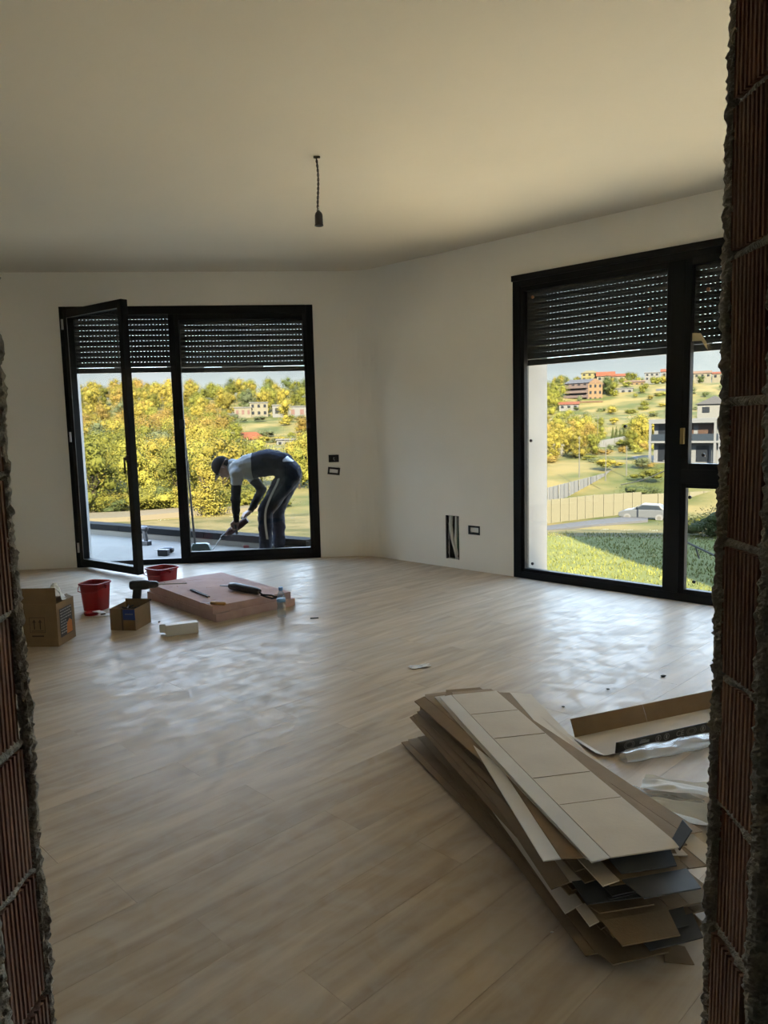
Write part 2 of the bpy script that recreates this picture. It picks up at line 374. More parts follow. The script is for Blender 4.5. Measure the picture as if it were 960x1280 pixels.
def jamb(name, x, side, label, zoff):
    root = empty(name, (x, (Y0+Y1)/2, 0)); struct(root)
    hb, pitch = .187, .2
    meshes = [ribbed(side, hb, ph).mesh('brick', brickm) for ph in range(3)]
    z = zoff; k = 0
    while z < HEAD:
        zc = z+pitch/2; top = min(z+pitch, HEAD)
        sc = 1
        o = inst('brick', meshes[k % 3], root, (side*random.uniform(-.006, .006), random.uniform(-.002, .002), zc), (0, random.uniform(-.012, .012), random.uniform(-.03, .03)))
        z += pitch; k += 1
    # lumpy mortar beds between the bricks
    z = zoff; 
    while z < HEAD+.1:
        b = MB(); n = 14; rows = 5; vs = []
        for i in range(n+1):
            for j in range(rows):
                y = (Y1-Y0)*(i/n-.5)*1.03; a = j/(rows-1)
                nz = noise.noise(Vector((y*55, z*13, a*3+x)))*.008+noise.noise(Vector((y*160, z*31, a*9)))*.004
                vs.append((side*(.012-.010*math.sin(a*math.pi))-side*max(0, nz), y, z-.010+.020*a+.012*noise.noise(Vector((y*18, z*3.1, x*5)))))
        fs = [(i*rows+j, (i+1)*rows+j, (i+1)*rows+j+1, i*rows+j+1) for i in range(n) for j in range(rows-1)]
        b.add(vs, fs); b.box(min(side*.01, side*.25), max(side*.01, side*.25), (Y0-Y1)/2, (Y1-Y0)/2, z-.007, z+.007)
        b.build('mortar_bed', mortarm, root, smooth=True); z += pitch
    # broken plaster edges along both arrises
    for (yy, rr, dx) in ((Y0-.012-(Y0+Y1)/2, .017, .012), (Y1+.008-(Y0+Y1)/2, .013, .004)):
        b = MB(); seg = 14; nz_ = 520; vs = []
        for i in range(nz_+1):
            zz = HEAD*i/nz_
            big = noise.noise(Vector((zz*5, yy*40+x*9, 1.7))); mid = noise.noise(Vector((zz*17, x*7, yy*31))); 
            cx = side*(dx+.010*big+.004*mid); cy = yy+.006*mid
            for k2 in range(seg):
                t2 = 2*math.pi*k2/seg
                q = Vector((math.cos(t2)*1.6, math.sin(t2)*1.6, zz*75))
                r_ = rr*(1+.55*big)+.006*noise.noise(q+Vector((x*9, yy*50, 0)))+.005*noise.noise(q*2.7)+.006*max(0, noise.noise(Vector((zz*31, t2, x*3))))
                r_ = max(.004, r_)
                vs.append((cx+r_*math.cos(t2)*.9, cy+r_*math.sin(t2)*.8, zz))
        fs = [(i*seg+k2, i*seg+(k2+1) % seg, (i+1)*seg+(k2+1) % seg, (i+1)*seg+k2) for i in range(nz_) for k2 in range(seg)]
        b.add(vs, fs); b.build('broken_plaster_edge', mortarm, root)
    # plaster skins behind the broken edges
    s0, s1 = side*.016, side*.25
    for (ya, yb, nm) in ((Y0-.016-(Y0+Y1)/2, Y0-(Y0+Y1)/2, 'plaster_skin'), (Y1-(Y0+Y1)/2, Y1+.014-(Y0+Y1)/2, 'plaster_skin')):
        MB().box(min(s0, s1), max(s0, s1), ya, yb, 0, HEAD).build(nm, plaster, root)
    return root
tag(jamb('trim_1', JL, -1, '', -.06), 'broken brick jamb along the left edge of the doorway')
tag(jamb('trim_2', JR, 1, '', .02), 'broken brick jamb along the right edge of the doorway')
# ------------------------------------------------------------------ windows
def slat_mesh(w):
    b = MB(); pitch = .054; h = pitch-.0015
    prof = [(0, 0), (-.004, h*.5), (0, h), (.006, h), (.003, h*.5), (.006, 0)]
    vs = [(x_, p[0], p[1]) for x_ in (0, w) for p in prof]; n = len(prof)
    b.add(vs, [(i, i+n, (i+1) % n+n, (i+1) % n) for i in range(n)]+[tuple(range(n)), tuple(range(2*n-1, n-1, -1))])
    k = 0; x_ = .0
    while x_ < w:
        edge = x_ < .06 or x_ > w-.09
        b.box(x_, min(w, x_+(.035 if edge else .021)), .001, .005, h, pitch); x_ += .035
    return b.mesh('slat', slatm)
def bars(root, name, x0, x1, y0, y1, z0, z1, t, m=None, tb=None, tt=None):
    tb = tb or t; tt = tt or t; m = m or blackal
    b = MB(); b.box(x0, x0+t, y0, y1, z0, z1); b.box(x1-t, x1, y0, y1, z0, z1)
    b.box(x0+t, x1-t, y0, y1, z0, z0+tb); b.box(x0+t, x1-t, y0, y1, z1-tt, z1)
    return b.build(name, m, root, bevel=.004)
def pane(root, x0, x1, z0, z1, y, nm='pane'):
    return MB().box(x0, x1, y, y+.008, z0, z1).build(nm, glass, root)
def shutter(root, x0, x1, zb, zt, y):
    me = slat_mesh(x1-x0); z = zb+.055
    MB().box(x0, x1, y-.003, y+.01, zb, zb+.053).build('bottom_rail', slatm, root)
    while z < zt:
        inst('slat', me, root, (x0, y, z)); z += .054
w1 = empty('window_1', M=MA); struct(w1); tag(w1, 'black framed floor-length window onto the terrace, left leaf open')
bars(w1, 'frame', 0, WA, -.012, .07, 0, WH, .07, tb=.055, tt=.085)
MB().box(1.062, 1.122, -.012, .07, .055, WH-.085).build('mullion', blackal, w1, bevel=.004)
MB().box(.04, WA-.04, .07, .19, 0.0, .03).build('threshold', blackal, w1, bevel=.004)
# fixed leaf on the right
lf = bars(w1, 'leaf_frame', 1.112, WA-.055, -.006, .055, .04, WH-.07, .050, tb=.075, tt=.07)
pane(w1, 1.155, WA-.11, .11, WH-.13, .025)
MB().box(1.125, 1.175, -.045, -.006, 1.40, 1.50).build('handle', rubber, w1, bevel=.005)
MB().box(WA-.10, WA-.06, -.03, -.006, 1.38, 1.44).build('hinge', rubber, w1, bevel=.004)
# open leaf, hinged on the left and swung into the room
sash = bpy.data.objects.new('open_leaf', bars(w1, 'tmp_leaf', 0, .985, -.035, .035, .028, WH-.045, .068, tb=.075, tt=.075).data)
_tmp = [o for o in w1.children if o.name == 'tmp_leaf'][0]; bpy.data.objects.remove(_tmp)
COL.objects.link(sash); sash.parent = w1; sash.matrix_local = Rz(R(-43), (.075, -.03, 0))
bv = sash.modifiers.new('bevel', 'BEVEL'); bv.width = .004; bv.segments = 2; bv.limit_method = 'ANGLE'
pane(sash, .06, .925, .095, WH-.115, .0)
gk = mat('grey_gasket', (.22, .22, .22), .5)
g_ = MB(); g_.box(.064, .070, -.037, -.034, .1, WH-.12); g_.box(.915, .921, .034, .038, .1, WH-.12); g_.box(.07, .92, -.037, -.034, .1, .106); g_.box(.07, .92, -.037, -.034, WH-.126, WH-.12)
g_.build('gasket', gk, sash)
hd = MB(); hd.box(.935, .965, -.055, -.035, 1.10, 1.17); hd.box(.943, .957, -.075, -.055, 1.125, 1.155); hd.box(.94, .96, -.085, -.072, 1.00, 1.155)
hd.build('handle', rubber, sash, bevel=.004)
for zz in (.16, 1.3, 2.42): MB().tube([(.03, -.02, zz), (.03, -.02, zz+.1)], .011).build('hinge', steel, w1)
for zz, xx in ((.17, 2.39), (1.07, 2.40)):
    MB().tube([(xx, .022, zz), (xx, .012, zz)], .012, 10).build('glass_stud', rubber, w1)
shutter(w1, .05, 1.09, 1.995, WH, .15); shutter(w1, 1.11, WA-.03, 1.985, WH, .15)
for x0 in (.02, 1.085, WA-.05): MB().box(x0, x0+.03, .13, .18, .03, WH).build('shutter_guide', slatm, w1)
w2 = empty('window_2', M=MBm); struct(w2); tag(w2, 'black framed floor-length window looking over the lawn')
bars(w2, 'frame', 0, WB, -.012, .07, 0, WH, .075, tb=.06, tt=.10)
MB().box(1.405, 1.505, -.012, .07, .06, WH-.10).build('mullion', blackal, w2, bevel=.004)
MB().box(2.40, 2.50, -.012, .07, .06, WH-.10).build('mullion', blackal, w2, bevel=.004)
MB().box(1.505, 2.40, -.012, .07, .905, 1.01).build('transom', blackal, w2, bevel=.004)
bars(w2, 'leaf_frame', .065, 1.415, .0, .055, .05, WH-.09, .045, tb=.04, tt=.05)
bars(w2, 'leaf_frame', 1.495, 2.41, -.008, .055, .995, WH-.09, .06)
bars(w2, 'leaf_frame', 1.495, 2.41, .0, .055, .05, .915, .045)
bars(w2, 'leaf_frame', 2.49, WB-.065, .0, .055, .05, WH-.09, .045)
pane(w2, 2.53, WB-.105, .085, WH-.13, .025)  # unseen far bay, added for the light it lets in
pane(w2, .105, 1.375, .085, WH-.13, .025); pane(w2, 1.55, 2.355, 1.05, WH-.15, .025); pane(w2, 1.535, 2.37, .09, .875, .025)
MB().box(1.50, 1.53, -.035, -.008, 1.20, 1.32).build('handle', mat('brass_hinge', (.25, .17, .06), .5, metal=.6), w2, bevel=.004)
MB().box(0, WB, -.035, -.012, WH-.05, WH).build('top_trim', blackal, w2, bevel=.004)
stud_t = mat('brown_stud', (.20, .09, .04), .6)
def on_wall(px, py, P, X, Yn, M):
    d = ray(px, py); o = Vector((0, 0, EYE)); t = (P-o).dot(Yn)/d.dot(Yn); return M.inverted() @ (o+d*t)
for (px, py, mm_) in ((662, 551, rubber), (664, 705, rubber), (780, 533, rubber), (878, 569, rubber), (861, 622, rubber), (866, 728, rubber), (664, 371, stud_t), (811, 386, stud_t), (884, 361, stud_t)):
    q = on_wall(px, py, PB, XB, YB, MBm)
    MB().tube([(q.x, .026, q.z), (q.x, .016, q.z)], .013, 10).build('glass_stud', mm_, w2)
q = on_wall(866, 426, PB, XB, YB, MBm)
tp = MB(); tp.add([(q.x-.02, .02, q.z+.06), (q.x+.05, .018, q.z+.05), (q.x+.10, .0, q.z-.02), (q.x+.115, -.015, q.z-.075), (q.x+.10, -.012, q.z-.06), (q.x+.06, .012, q.z-.005), (q.x-.02, .02, q.z+.0)], [(0, 1, 5, 6), (1, 2, 4, 5), (2, 3, 4)])
tp.build('masking_tape', mat('masking_tape', (.5, .42, .25), .7), w2)
shutter(w2, .04, 1.44, 1.885, WH, .15); shutter(w2, 1.46, 2.44, 1.885, WH, .15); shutter(w2, 2.46, WB-.03, 1.885, WH, .15)
for x0 in (.01, 1.435, 2.435, WB-.045): MB().box(x0, x0+.03, .13, .18, .03, WH).build('shutter_guide', slatm, w2)
MB().box(.04, WB-.04, .07, .19, 0.0, .03).build('threshold', blackal, w2, bevel=.004)
# ------------------------------------------------------------------ terrace outside the left window
TZ = -.035
kA = Vector((-.93, 8.50, 0)); kB = Vector((-3.92, 10.39, 0)); kd = (kA-kB).normalized()
k0 = kB-kd*4.5; k1 = kA+kd*.06
tpoly = [tuple((PA-XA*3+YA*WT)[:2]), tuple((Cn+YA*WT+XA*.1)[:2]), tuple(k1[:2]), tuple(k0[:2])]
tpoly = [tuple((PA-XA*3+YA*WT)[:2]), tuple((PA+YA*WT)[:2]), tuple((PA+YA*.19)[:2]), tuple((PA+XA*WA+YA*.19)[:2]), tuple((PA+XA*WA+YA*WT)[:2]), tuple(k1[:2]), tuple(k0[:2])]
struct(MB().prism(tpoly, -.32, TZ).build('floor_terrace', concrete))
kM = frame(k0, kd, Vector((-kd.y, kd.x, 0))); kl = (k1-k0).length
kr = empty('terrace_kerb', M=kM); tag(kr, 'low concrete kerb with a dark metal coping along the terrace edge', 'kerb')
MB().box(0, kl, -.02, .16, -.2, .035).build('upstand', concrete, kr, bevel=.005)
n = 5
for i in range(n): MB().box(kl*i/n+.003, kl*(i+1)/n-.003, -.03, .17, .035, .115).build('coping', mat('dark_coping', (.008, .0085, .009), .85, spec=.05), kr, bevel=.004)
# ------------------------------------------------------------------ terrain
bounce_yardm = mat('pale_bounce_yard', (.72, .63, .47), .9, (.66, .57, .42), .8, world=True, spec=.1)  # unseen pale ground, added to bounce sunlight up to the ceiling
ALBEDO = .25
LP = [(5, -5.1), (45, -5), (60, -5.3), (100, -5.2), (190, -2.2), (250, 3.6), (300, 9.5), (340, 14.5), (420, 16), (900, 16)]
RP = [(5, -5.1), (28, -5), (50, -6.1), (62, -7.1), (80, -8.0), (92, -7.4), (105, -5.3), (125, -5.2), (170, -3.9), (255, 3.4), (290, 9), (330, 15.5), (420, 17), (900, 17)]
def interp(P, r):
    for (a, za), (b, zb) in zip(P, P[1:]):
        if r <= b:
            u = max(0, (r-a)/(b-a)); u = u*u*(3-2*u)*.5+u*.5; return za+(zb-za)*u
    return P[-1][1]
def ground(x, y):
    r = math.hypot(x, y); t = max(0, min(1, (x/max(r, 1)+.08)/.2)); t = t*t*(3-2*t)
    z = interp(LP, r)*(1-t)+interp(RP, r)*t
    amp = max(0, min(1, (r-60)/120))*1.2
    return z+amp*noise.noise(Vector((x/38, y/38, .3)))
def terrain(name, rs, a0, a1, na, m, dz=0):
    vs = []
    for r in rs:
        for k in range(na+1):
            a = R(a0+(a1-a0)*k/na); x = r*math.sin(a); y = r*math.cos(a); vs.append((x, y, ground(x, y)+dz))
    fs = [(i*(na+1)+k, (i+1)*(na+1)+k, (i+1)*(na+1)+k+1, i*(na+1)+k+1) for i in range(len(rs)-1) for k in range(na)]
    return struct(MB().add(vs, [f[::-1] for f in fs]).build(name, m, smooth=True))
hillm = mat('hillside_grass', (.050, .060, .014), .95, (.150, .118, .042), .11, 2.0, world=True, detail=8, spec=.05)
lawnm = mat('lawn_grass', (.088, .098, .020), .95, (.130, .134, .034), .5, 1.3, world=True, detail=8, bump=.4, bscale=9, spec=.05)
fieldm = mat('verge_grass', (.052, .052, .014), .95, (.12, .098, .04), .5, 1.8, world=True, detail=8, spec=.05)
terrain('ground_hillside', [58, 66, 75, 85, 97, 110, 125, 142, 160, 178, 196, 214, 232, 250, 268, 286, 304, 322, 340, 360, 390, 430, 500, 620, 900], -75, 75, 90, hillm)
terrain('ground_bounce_yard', [5, 12, 18, 24.0], -30, 110, 40, bounce_yardm)
terrain('ground_bounce_yard', [5, 14, 24, 34, 42.0], -85, -30, 20, bounce_yardm)
terrain('ground_bounce_yard', [24, 32, 42.0], -30, 4, 16, bounce_yardm)
terrain('ground_lawn', [24, 28, 32, 36, 40, 44, 49.5], 4, 60, 40, lawnm)
terrain('ground_verge', [42, 46, 50, 54, 58.0], -85, 4, 50, fieldm)
terrain('ground_verge', [49.5, 52, 55, 58.0], 4, 60, 30, fieldm)
# uncut blades on the lawn, far too many to count
gb = MB(); random.seed(3)
for k in range(11000):
    a = R(random.uniform(6, 34)); r = random.uniform(24.5, 52); x = r*math.sin(a); y = r*math.cos(a); z = ground(x, y)
    h = random.uniform(.05, .16)*(2.2 if random.random() < .03 else 1); t = random.uniform(0, 6.28); w = .035
    gb.add([(x-w*math.cos(t), y-w*math.sin(t), z-.01), (x+w*math.cos(t), y+w*math.sin(t), z-.01), (x+random.uniform(-.06, .06), y+random.uniform(-.06, .06), z+h)], [(0, 1, 2)])
tag(gb.build('grass_blades', mat('grass_blade', (.10, .11, .02), .8, (.15, .15, .04), .7, world=True, spec=.1)), 'loose green grass blades standing up from the lawn', 'grass', kind='stuff')
# mountains
mtm = mat('mountain_haze', (.092, .106, .116), 1, (.105, .118, .127), .004, 1.0, world=True, detail=6, spec=0)  # pale blue-grey of distant haze put into the base colour
def mountain(label, pts, D):
    b = MB(); vs = []; n = len(pts)
    for (px, py) in pts:
        top = at(px, py, D); o = Vector((top.x, top.y, 0)).normalized()
        rr = [(top-o*900, -60), (top-o*420, top.z*.55), (top, top.z), (top+o*700, top.z*.5), (top+o*1500, -60)]
        for p, z in rr: vs.append((p.x, p.y, z+(noise.noise(Vector((p.x/160, p.y/160, 0)))*22 if z > 0 else 0)*(0 if z == top.z else 1)))
    b.add(vs, [(i*5+k, (i+1)*5+k, (i+1)*5+k+1, i*5+k+1) for i in range(n-1) for k in range(4)])
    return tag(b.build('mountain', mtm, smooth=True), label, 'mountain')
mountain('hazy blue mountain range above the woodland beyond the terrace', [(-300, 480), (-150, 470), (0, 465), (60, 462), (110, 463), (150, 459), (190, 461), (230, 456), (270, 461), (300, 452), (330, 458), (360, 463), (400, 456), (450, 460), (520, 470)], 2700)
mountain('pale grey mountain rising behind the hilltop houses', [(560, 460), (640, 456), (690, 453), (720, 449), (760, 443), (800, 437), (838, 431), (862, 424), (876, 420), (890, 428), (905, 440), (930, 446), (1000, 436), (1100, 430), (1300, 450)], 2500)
# ------------------------------------------------------------------ trees
barkm = mat('bark', (.045, .035, .026), .9, (.03, .022, .016), 6)
def leafmat(n, c1, c2): return mat(n, c1, .75, c2, .55, 1.1, objrand=.28, translucent=.32, spec=.15, detail=3)
LEAF = {'yellow': leafmat('leaf_yellow', (.222, .170, .028), (.160, .144, .026)),
        'orange': leafmat('leaf_orange', (.222, .145, .032), (.165, .122, .030)),
        'green': leafmat('leaf_green', (.092, .100, .018), (.145, .140, .022)),
        'dark': leafmat('leaf_dark', (.048, .064, .020), (.072, .086, .028)),
        'olive': leafmat('leaf_olive', (.098, .112, .055), (.073, .086, .040)),
        'lime': leafmat('leaf_lime', (.200, .182, .028), (.150, .152, .028))}
def crown_mb(h, w, seed, n=900, ls=.3, shape='round', z0=.02):
    rnd = random.Random(seed); b = MB(); blobs = []
    if shape == 'round':
        for k in range(11):
            a = rnd.uniform(0, 6.28); rr = w*.5*rnd.uniform(.1, .62); zz = h*rnd.uniform(z0+.14, .82)
            blobs.append((Vector((rr*math.cos(a), rr*math.sin(a), zz)), w*rnd.uniform(.17, .30)))
        blobs.append((Vector((0, 0, h*.62)), w*.33)); blobs.append((Vector((0, 0, h*.84)), w*.2))
    elif shape == 'cone':
        for k in range(9):
            u = k/8; blobs.append((Vector((rnd.uniform(-.06, .06)*w, rnd.uniform(-.06, .06)*w, h*(.1+.84*u))), w*(.46*(1-u)**.8+.06)))
    elif shape == 'bush':
        for k in range(8):
            a = rnd.uniform(0, 6.28); rr = w*.5*rnd.uniform(0, .7)
            blobs.append((Vector((rr*math.cos(a), rr*math.sin(a), h*rnd.uniform(.25, .7))), h*rnd.uniform(.25, .42)))
    tot = sum(r*r for _, r in blobs)
    for c, r in blobs:
        b.sphere(c, r*.45, seg=8, ring=5)
        for k in range(int(n*r*r/tot)):
            d = Vector((rnd.gauss(0, 1), rnd.gauss(0, 1), rnd.gauss(0, 1)+.15)).normalized(); p = c+d*r*rnd.uniform(.55, 1.18)
            nn = (d+Vector((rnd.uniform(-.8, .8), rnd.uniform(-.8, .8), rnd.uniform(-.5, .9)))).normalized(); t = nn.orthogonal().normalized(); t.rotate(Matrix.Rotation(rnd.uniform(0, 6.28), 3, nn)); u = nn.cross(t)
            s = ls*rnd.uniform(.6, 1.3)
            b.add([p-t*s*.5, p+u*s*.3, p+t*s*.5, p-u*s*.3], [(0, 1, 2, 3)])
    return b
def trunk_mb(h, w, seed):
    rnd = random.Random(seed); b = MB()
    b.tube([(0, 0, -.4), (rnd.uniform(-.1, .1), 0, h*.3), (rnd.uniform(-.2, .2), rnd.uniform(-.2, .2), h*.65)], [h*.026, h*.02, h*.008], 6)
    for k in range(4):
        a = rnd.uniform(0, 6.28); b.tube([(0, 0, h*.28), (math.cos(a)*w*.15, math.sin(a)*w*.15, h*.45), (math.cos(a)*w*.3, math.sin(a)*w*.3, h*.6)], [h*.012, h*.008, h*.004], 5)
    return b
PROTO = {}
def proto(kind, shape, h, w, ls, n):
    key = (kind, shape, n)
    if key not in PROTO:
        PROTO[key] = [(crown_mb(h, w, 11+s*7+len(PROTO), n, ls, shape).mesh('foliage', LEAF[kind]), trunk_mb(h, w, s).mesh('trunk', barkm)) for s in range(3)]
    return PROTO[key]
def plant(name, kind, shape, x, y, h, label, group, w=None, cat='tree', n=2400, ls=.25, near=True, dz=0):
    H0 = 7.0; W0 = {'round': 6.2, 'cone': 2.2, 'bush': 8.0}[shape]
    cr, tr = random.choice(proto(kind, shape, H0, W0, ls, n))
    sw = (w or W0*h/H0)/W0; sh = h/H0; z = ground(x, y)+dz-.1; rz = random.uniform(0, 6.28)
    root = empty(name, (x, y, z), rz); root.scale = (sw, sw, sh)
    tag(root, label, cat, group)
    inst('foliage', cr, root)
    if near and shape != 'bush': inst('trunk', tr, root)
    return root
def pix_xy(px, D):
    d = ray(px, 530); return d.x/d.y*D, D
random.seed(21)
# dense woodland behind the terrace: rows of crowns climbing the slope
WOOD = {'yellow': 'yellow-leaved tree in the dense woodland below the terrace', 'orange': 'orange-tinged tree in the woodland on the slope', 'green': 'mid-green tree among the yellow woodland', 'lime': 'lime-green tree in the front rows of the woodland', 'dark': 'dark green tree standing on the wooded ridge', 'olive': 'grey-green tree among the hillside woodland'}
houses_px = []
D = 63.0
while D < 350:
    step = 4.6+D*.012; px_step = step/D*938
    px = -60+random.uniform(0, px_step)
    while px < 470:
        q = px+random.uniform(-.3, .3)*px_step; d_ = D+random.uniform(-.35, .35)*step
        x, y = pix_xy(q, d_)
        skip = False
        if q > 268 and 120 < d_ < 262: skip = random.random() < .86       # the clearing with houses
        if q > 335 and d_ < 80: skip = True
        if 262 < d_ < 285 and q > 290: skip = False
        if 280 < q and 90 < d_ < 120: skip = random.random() < .55
        if not skip:
            u = random.random()
            if d_ < 110: kind = 'lime' if u < .42 else 'yellow' if u < .72 else 'green' if u < .92 else 'orange'
            elif d_ < 260: kind = 'yellow' if u < .46 else 'orange' if u < .74 else 'green' if u < .9 else 'olive'
            else: kind = ('green' if u < .36 else 'dark' if u < .55 else 'olive' if u < .7 else 'yellow') if q > 250 else ('yellow' if u < .5 else 'orange' if u < .65 else 'green')
            h = random.uniform(4.6, 6.6) if d_ < 110 else random.uniform(5.5, 8.0) if d_ < 260 else random.uniform(7, 10)
            plant('woodland_tree', kind, 'round', x, y, h, WOOD[kind], kind+' trees of the woodland', near=d_ < 110)
        px += px_step
    D += step*(1.0 if D < 120 else 1.35 if D < 200 else 1.7)
for k in range(60):   # undergrowth along the foot of the wood
    q = -40+k*8+random.uniform(-5, 5); d_ = random.uniform(61.5, 67)
    if q > 340: continue
    kind = random.choice(['lime', 'green', 'yellow', 'green', 'lime', 'dark']); x, y = pix_xy(q, d_)
    plant('woodland_bush', kind, 'bush', x, y, random.uniform(1.3, 2.6), kind+' bush in the undergrowth at the foot of the wood', kind+' undergrowth bushes', w=random.uniform(2.6, 4.2), cat='shrub', n=1400, ls=.34)
for k in range(55):   # scrub in the clearing between the houses
    q = random.uniform(266, 420); d_ = random.uniform(115, 246)
    if 296 < q < 330 and 165 < d_ < 200: continue
    kind = random.choice(['lime', 'green', 'yellow', 'olive', 'olive']); x, y = pix_xy(q, d_)
    plant('clearing_shrub', kind, 'bush', x, y, random.uniform(1.4, 3.0), kind+' shrub in the clearing around the red-roofed house', kind+' clearing shrubs', w=random.uniform(3, 6), cat='shrub', n=1400, ls=.34)
# taller bright tree right behind the terrace
x, y = pix_xy(257, 58); plant('poplar', 'yellow', 'cone', x, y, 5.2, 'tall bright yellow poplar just beyond the terrace kerb', None, w=2.6, ls=.17, n=3600)
# right-hand hillside
spots = [(690, 150, 'yellow', 6), (703, 140, 'yellow', 5.5), (716, 150, 'orange', 6), (728, 142, 'yellow', 6.5), (735, 135, 'orange', 5.5), (712, 128, 'yellow', 4.6), (724, 122, 'yellow', 4.8), (698, 176, 'lime', 7), (720, 172, 'green', 6.5), (733, 178, 'lime', 6), (747, 160, 'green', 4.5),
         (800, 150, 'lime', 7), (806, 142, 'yellow', 6.4), (795, 143, 'yellow', 5), (789, 138, 'green', 4.2), (812, 160, 'green', 5), (690, 250, 'lime', 8), (696, 262, 'green', 9), (684, 270, 'green', 9), (758, 288, 'dark', 7.5), (766, 282, 'green', 6), (688, 118, 'yellow', 5), (678, 130, 'orange', 6), (672, 110, 'yellow', 6), (742, 128, 'green', 4)]
for (px, D, kind, h) in spots:
    x, y = pix_xy(px, D); plant('hillside_tree', kind, 'round', x, y, h, kind+' autumn tree on the slope beyond the white fence', kind+' trees beyond the fence', near=D < 130)
for k in range(210):
    px = random.uniform(655, 1010); D = random.uniform(140, 345)
    if 730 < px < 790 and 255 < D < 300 and random.random() < .7: continue
    kind = random.choice(['olive', 'olive', 'green', 'green', 'yellow', 'dark', 'lime']); x, y = pix_xy(px, D)
    plant('hillside_shrub', kind, 'bush', x, y, random.uniform(1.4, 3.2)*(1.35 if D > 280 else 1), kind+' shrub scattered on the terraced hillside', kind+' shrubs on the hillside', w=random.uniform(2.0, 4.6), cat='shrub', n=1400, ls=.34)
for k in range(26):
    px = random.uniform(650, 1010); D = random.uniform(334, 356); kind = random.choice(['green', 'dark', 'yellow', 'olive']); x, y = pix_xy(px, D)
    plant('hilltop_tree', kind, 'round', x, y, random.uniform(4, 6.5), kind+' tree between the houses along the hilltop', kind+' hilltop trees', near=False)
for k in range(9):
    x, y = pix_xy(766+k*4.6, 168); plant('cypress', 'dark', 'cone', x, y, random.uniform(3.2, 4.4), 'slim dark cypress in the row below the terraced slope', 'cypress row', w=1.0, near=False)
for k in range(6):
    x, y = pix_xy(816+k*5, 178); plant('cypress', 'dark', 'cone', x, y, random.uniform(2.6, 3.6), 'slim dark cypress in the short row above the white building', 'short cypress row', w=.9, near=False)
for k in range(44):
    px = random.uniform(668, 815); D = random.uniform(100, 142); kind = random.choice(['yellow', 'lime', 'green', 'orange', 'olive']); x, y = pix_xy(px, D)
    if px > 745 and 104 < D < 128: continue
    plant('meadow_bush', kind, 'bush', x, y, random.uniform(.7, 1.7), kind+' bush in the meadow behind the white fence', kind+' meadow bushes', w=random.uniform(1.8, 3.6), cat='shrub', n=1400, ls=.34)
for (px, D, h, w, kind) in ((800, 82, 2.2, 5, 'dark'), (812, 84, 1.8, 4, 'dark'), (808, 92, 2.2, 5, 'green'), (880, 48, 1.5, 4, 'dark'), (893, 47, 2.1, 3.6, 'dark'), (870, 52, 1.5, 4, 'green')):
    x, y = pix_xy(px, D); plant('dense_shrub', kind, 'bush', x, y, h, 'dense '+kind+' bush growing '+('by the lawn edge' if D < 60 else 'beside the road behind the fence'), kind+' bushes '+('by the lawn' if D < 60 else 'by the road'), w=w, cat='shrub', n=1600, ls=.3)
# ------------------------------------------------------------------ houses
winm = mat('far_window_dark', (.012, .014, .018), .25)
shutm = mat('far_window_pink', (.09, .05, .045), .6)
roofred = mat('roof_tile_red', (.135, .045, .022), .9, (.105, .036, .02), .8, spec=.1)
roofgrey = mat('roof_grey', (.055, .055, .06), .8)
def house(name, px, py, D, w, h, label, wall, roof='gable', storeys=1, bays=3, d=None, rz=0, roofm=None, wm=None, cat='house', balc=False, over=.35, rh=None):
    b0 = at(px, py, D); d = d or w*.8; face = math.atan2(-b0.x, b0.y)+rz
    root = empty(name, b0, face); tag(root, label, cat)
    wallm = mat('wall_'+'_'.join(str(int(c*1000)) for c in wall), wall, .9, spec=.1); rm = roofm or roofred
    MB().box(-w/2, w/2, 0, d, -4, h).build('walls', wallm, root)
    rh = rh or w*.2
    if roof == 'gable':
        b = MB(); b.add([(-w/2-over, -over, h), (w/2+over, -over, h), (w/2+over, d+over, h), (-w/2-over, d+over, h), (-w/2-over, d/2, h+rh), (w/2+over, d/2, h+rh)], [(0, 1, 5, 4), (2, 3, 4, 5), (1, 2, 5), (3, 0, 4), (0, 3, 2, 1)]); b.build('roof', rm, root)
    elif roof == 'front_gable':
        b = MB(); b.add([(-w/2-over, -over, h), (w/2+over, -over, h), (w/2+over, d+over, h), (-w/2-over, d+over, h), (0, -over, h+rh), (0, d+over, h+rh)], [(0, 1, 4), (1, 2, 5, 4), (2, 3, 5), (3, 0, 4, 5), (0, 3, 2, 1)]); b.build('roof', rm, root)
    elif roof == 'hip':
        b = MB(); b.add([(-w/2-over, -over, h), (w/2+over, -over, h), (w/2+over, d+over, h), (-w/2-over, d+over, h), (-w*.2, d/2, h+rh), (w*.2, d/2, h+rh)], [(0, 1, 5, 4), (1, 2, 5), (2, 3, 4, 5), (3, 0, 4), (0, 3, 2, 1)]); b.build('roof', rm, root)
    else:
        b = MB(); b.box(-w/2-.25, w/2+.25, -.25, d+.25, h, h+.3); b.build('roof', rm, root)
    sh = h/storeys
    for s in range(storeys):
        for k in range(bays):
            cx = -w/2+w*(k+.5)/bays; ww = w/bays*.42
            o = MB().box(cx-ww/2, cx+ww/2, -.06, .02, sh*s+sh*.34, sh*s+sh*.78).build('window', wm or winm, root)
        nb = max(1, bays-1)
        for k in range(nb):
            cy = d*(k+.5)/nb
            for sx in (-1, 1):
                MB().box(min(sx*(w/2-.02), sx*(w/2+.06)), max(sx*(w/2-.02), sx*(w/2+.06)), cy-.5, cy+.5, sh*s+sh*.34, sh*s+sh*.78).build('window', wm or winm, root)
        if balc and s > 0:
            MB().box(-w/2, w/2, -1.3, 0, sh*s-.15, sh*s+.05).build('balcony', wallm, root)
            MB().box(-w/2, w/2, -1.3, -1.24, sh*s+.05, sh*s+.8).build('balcony_rail', wallm, root)
    return root
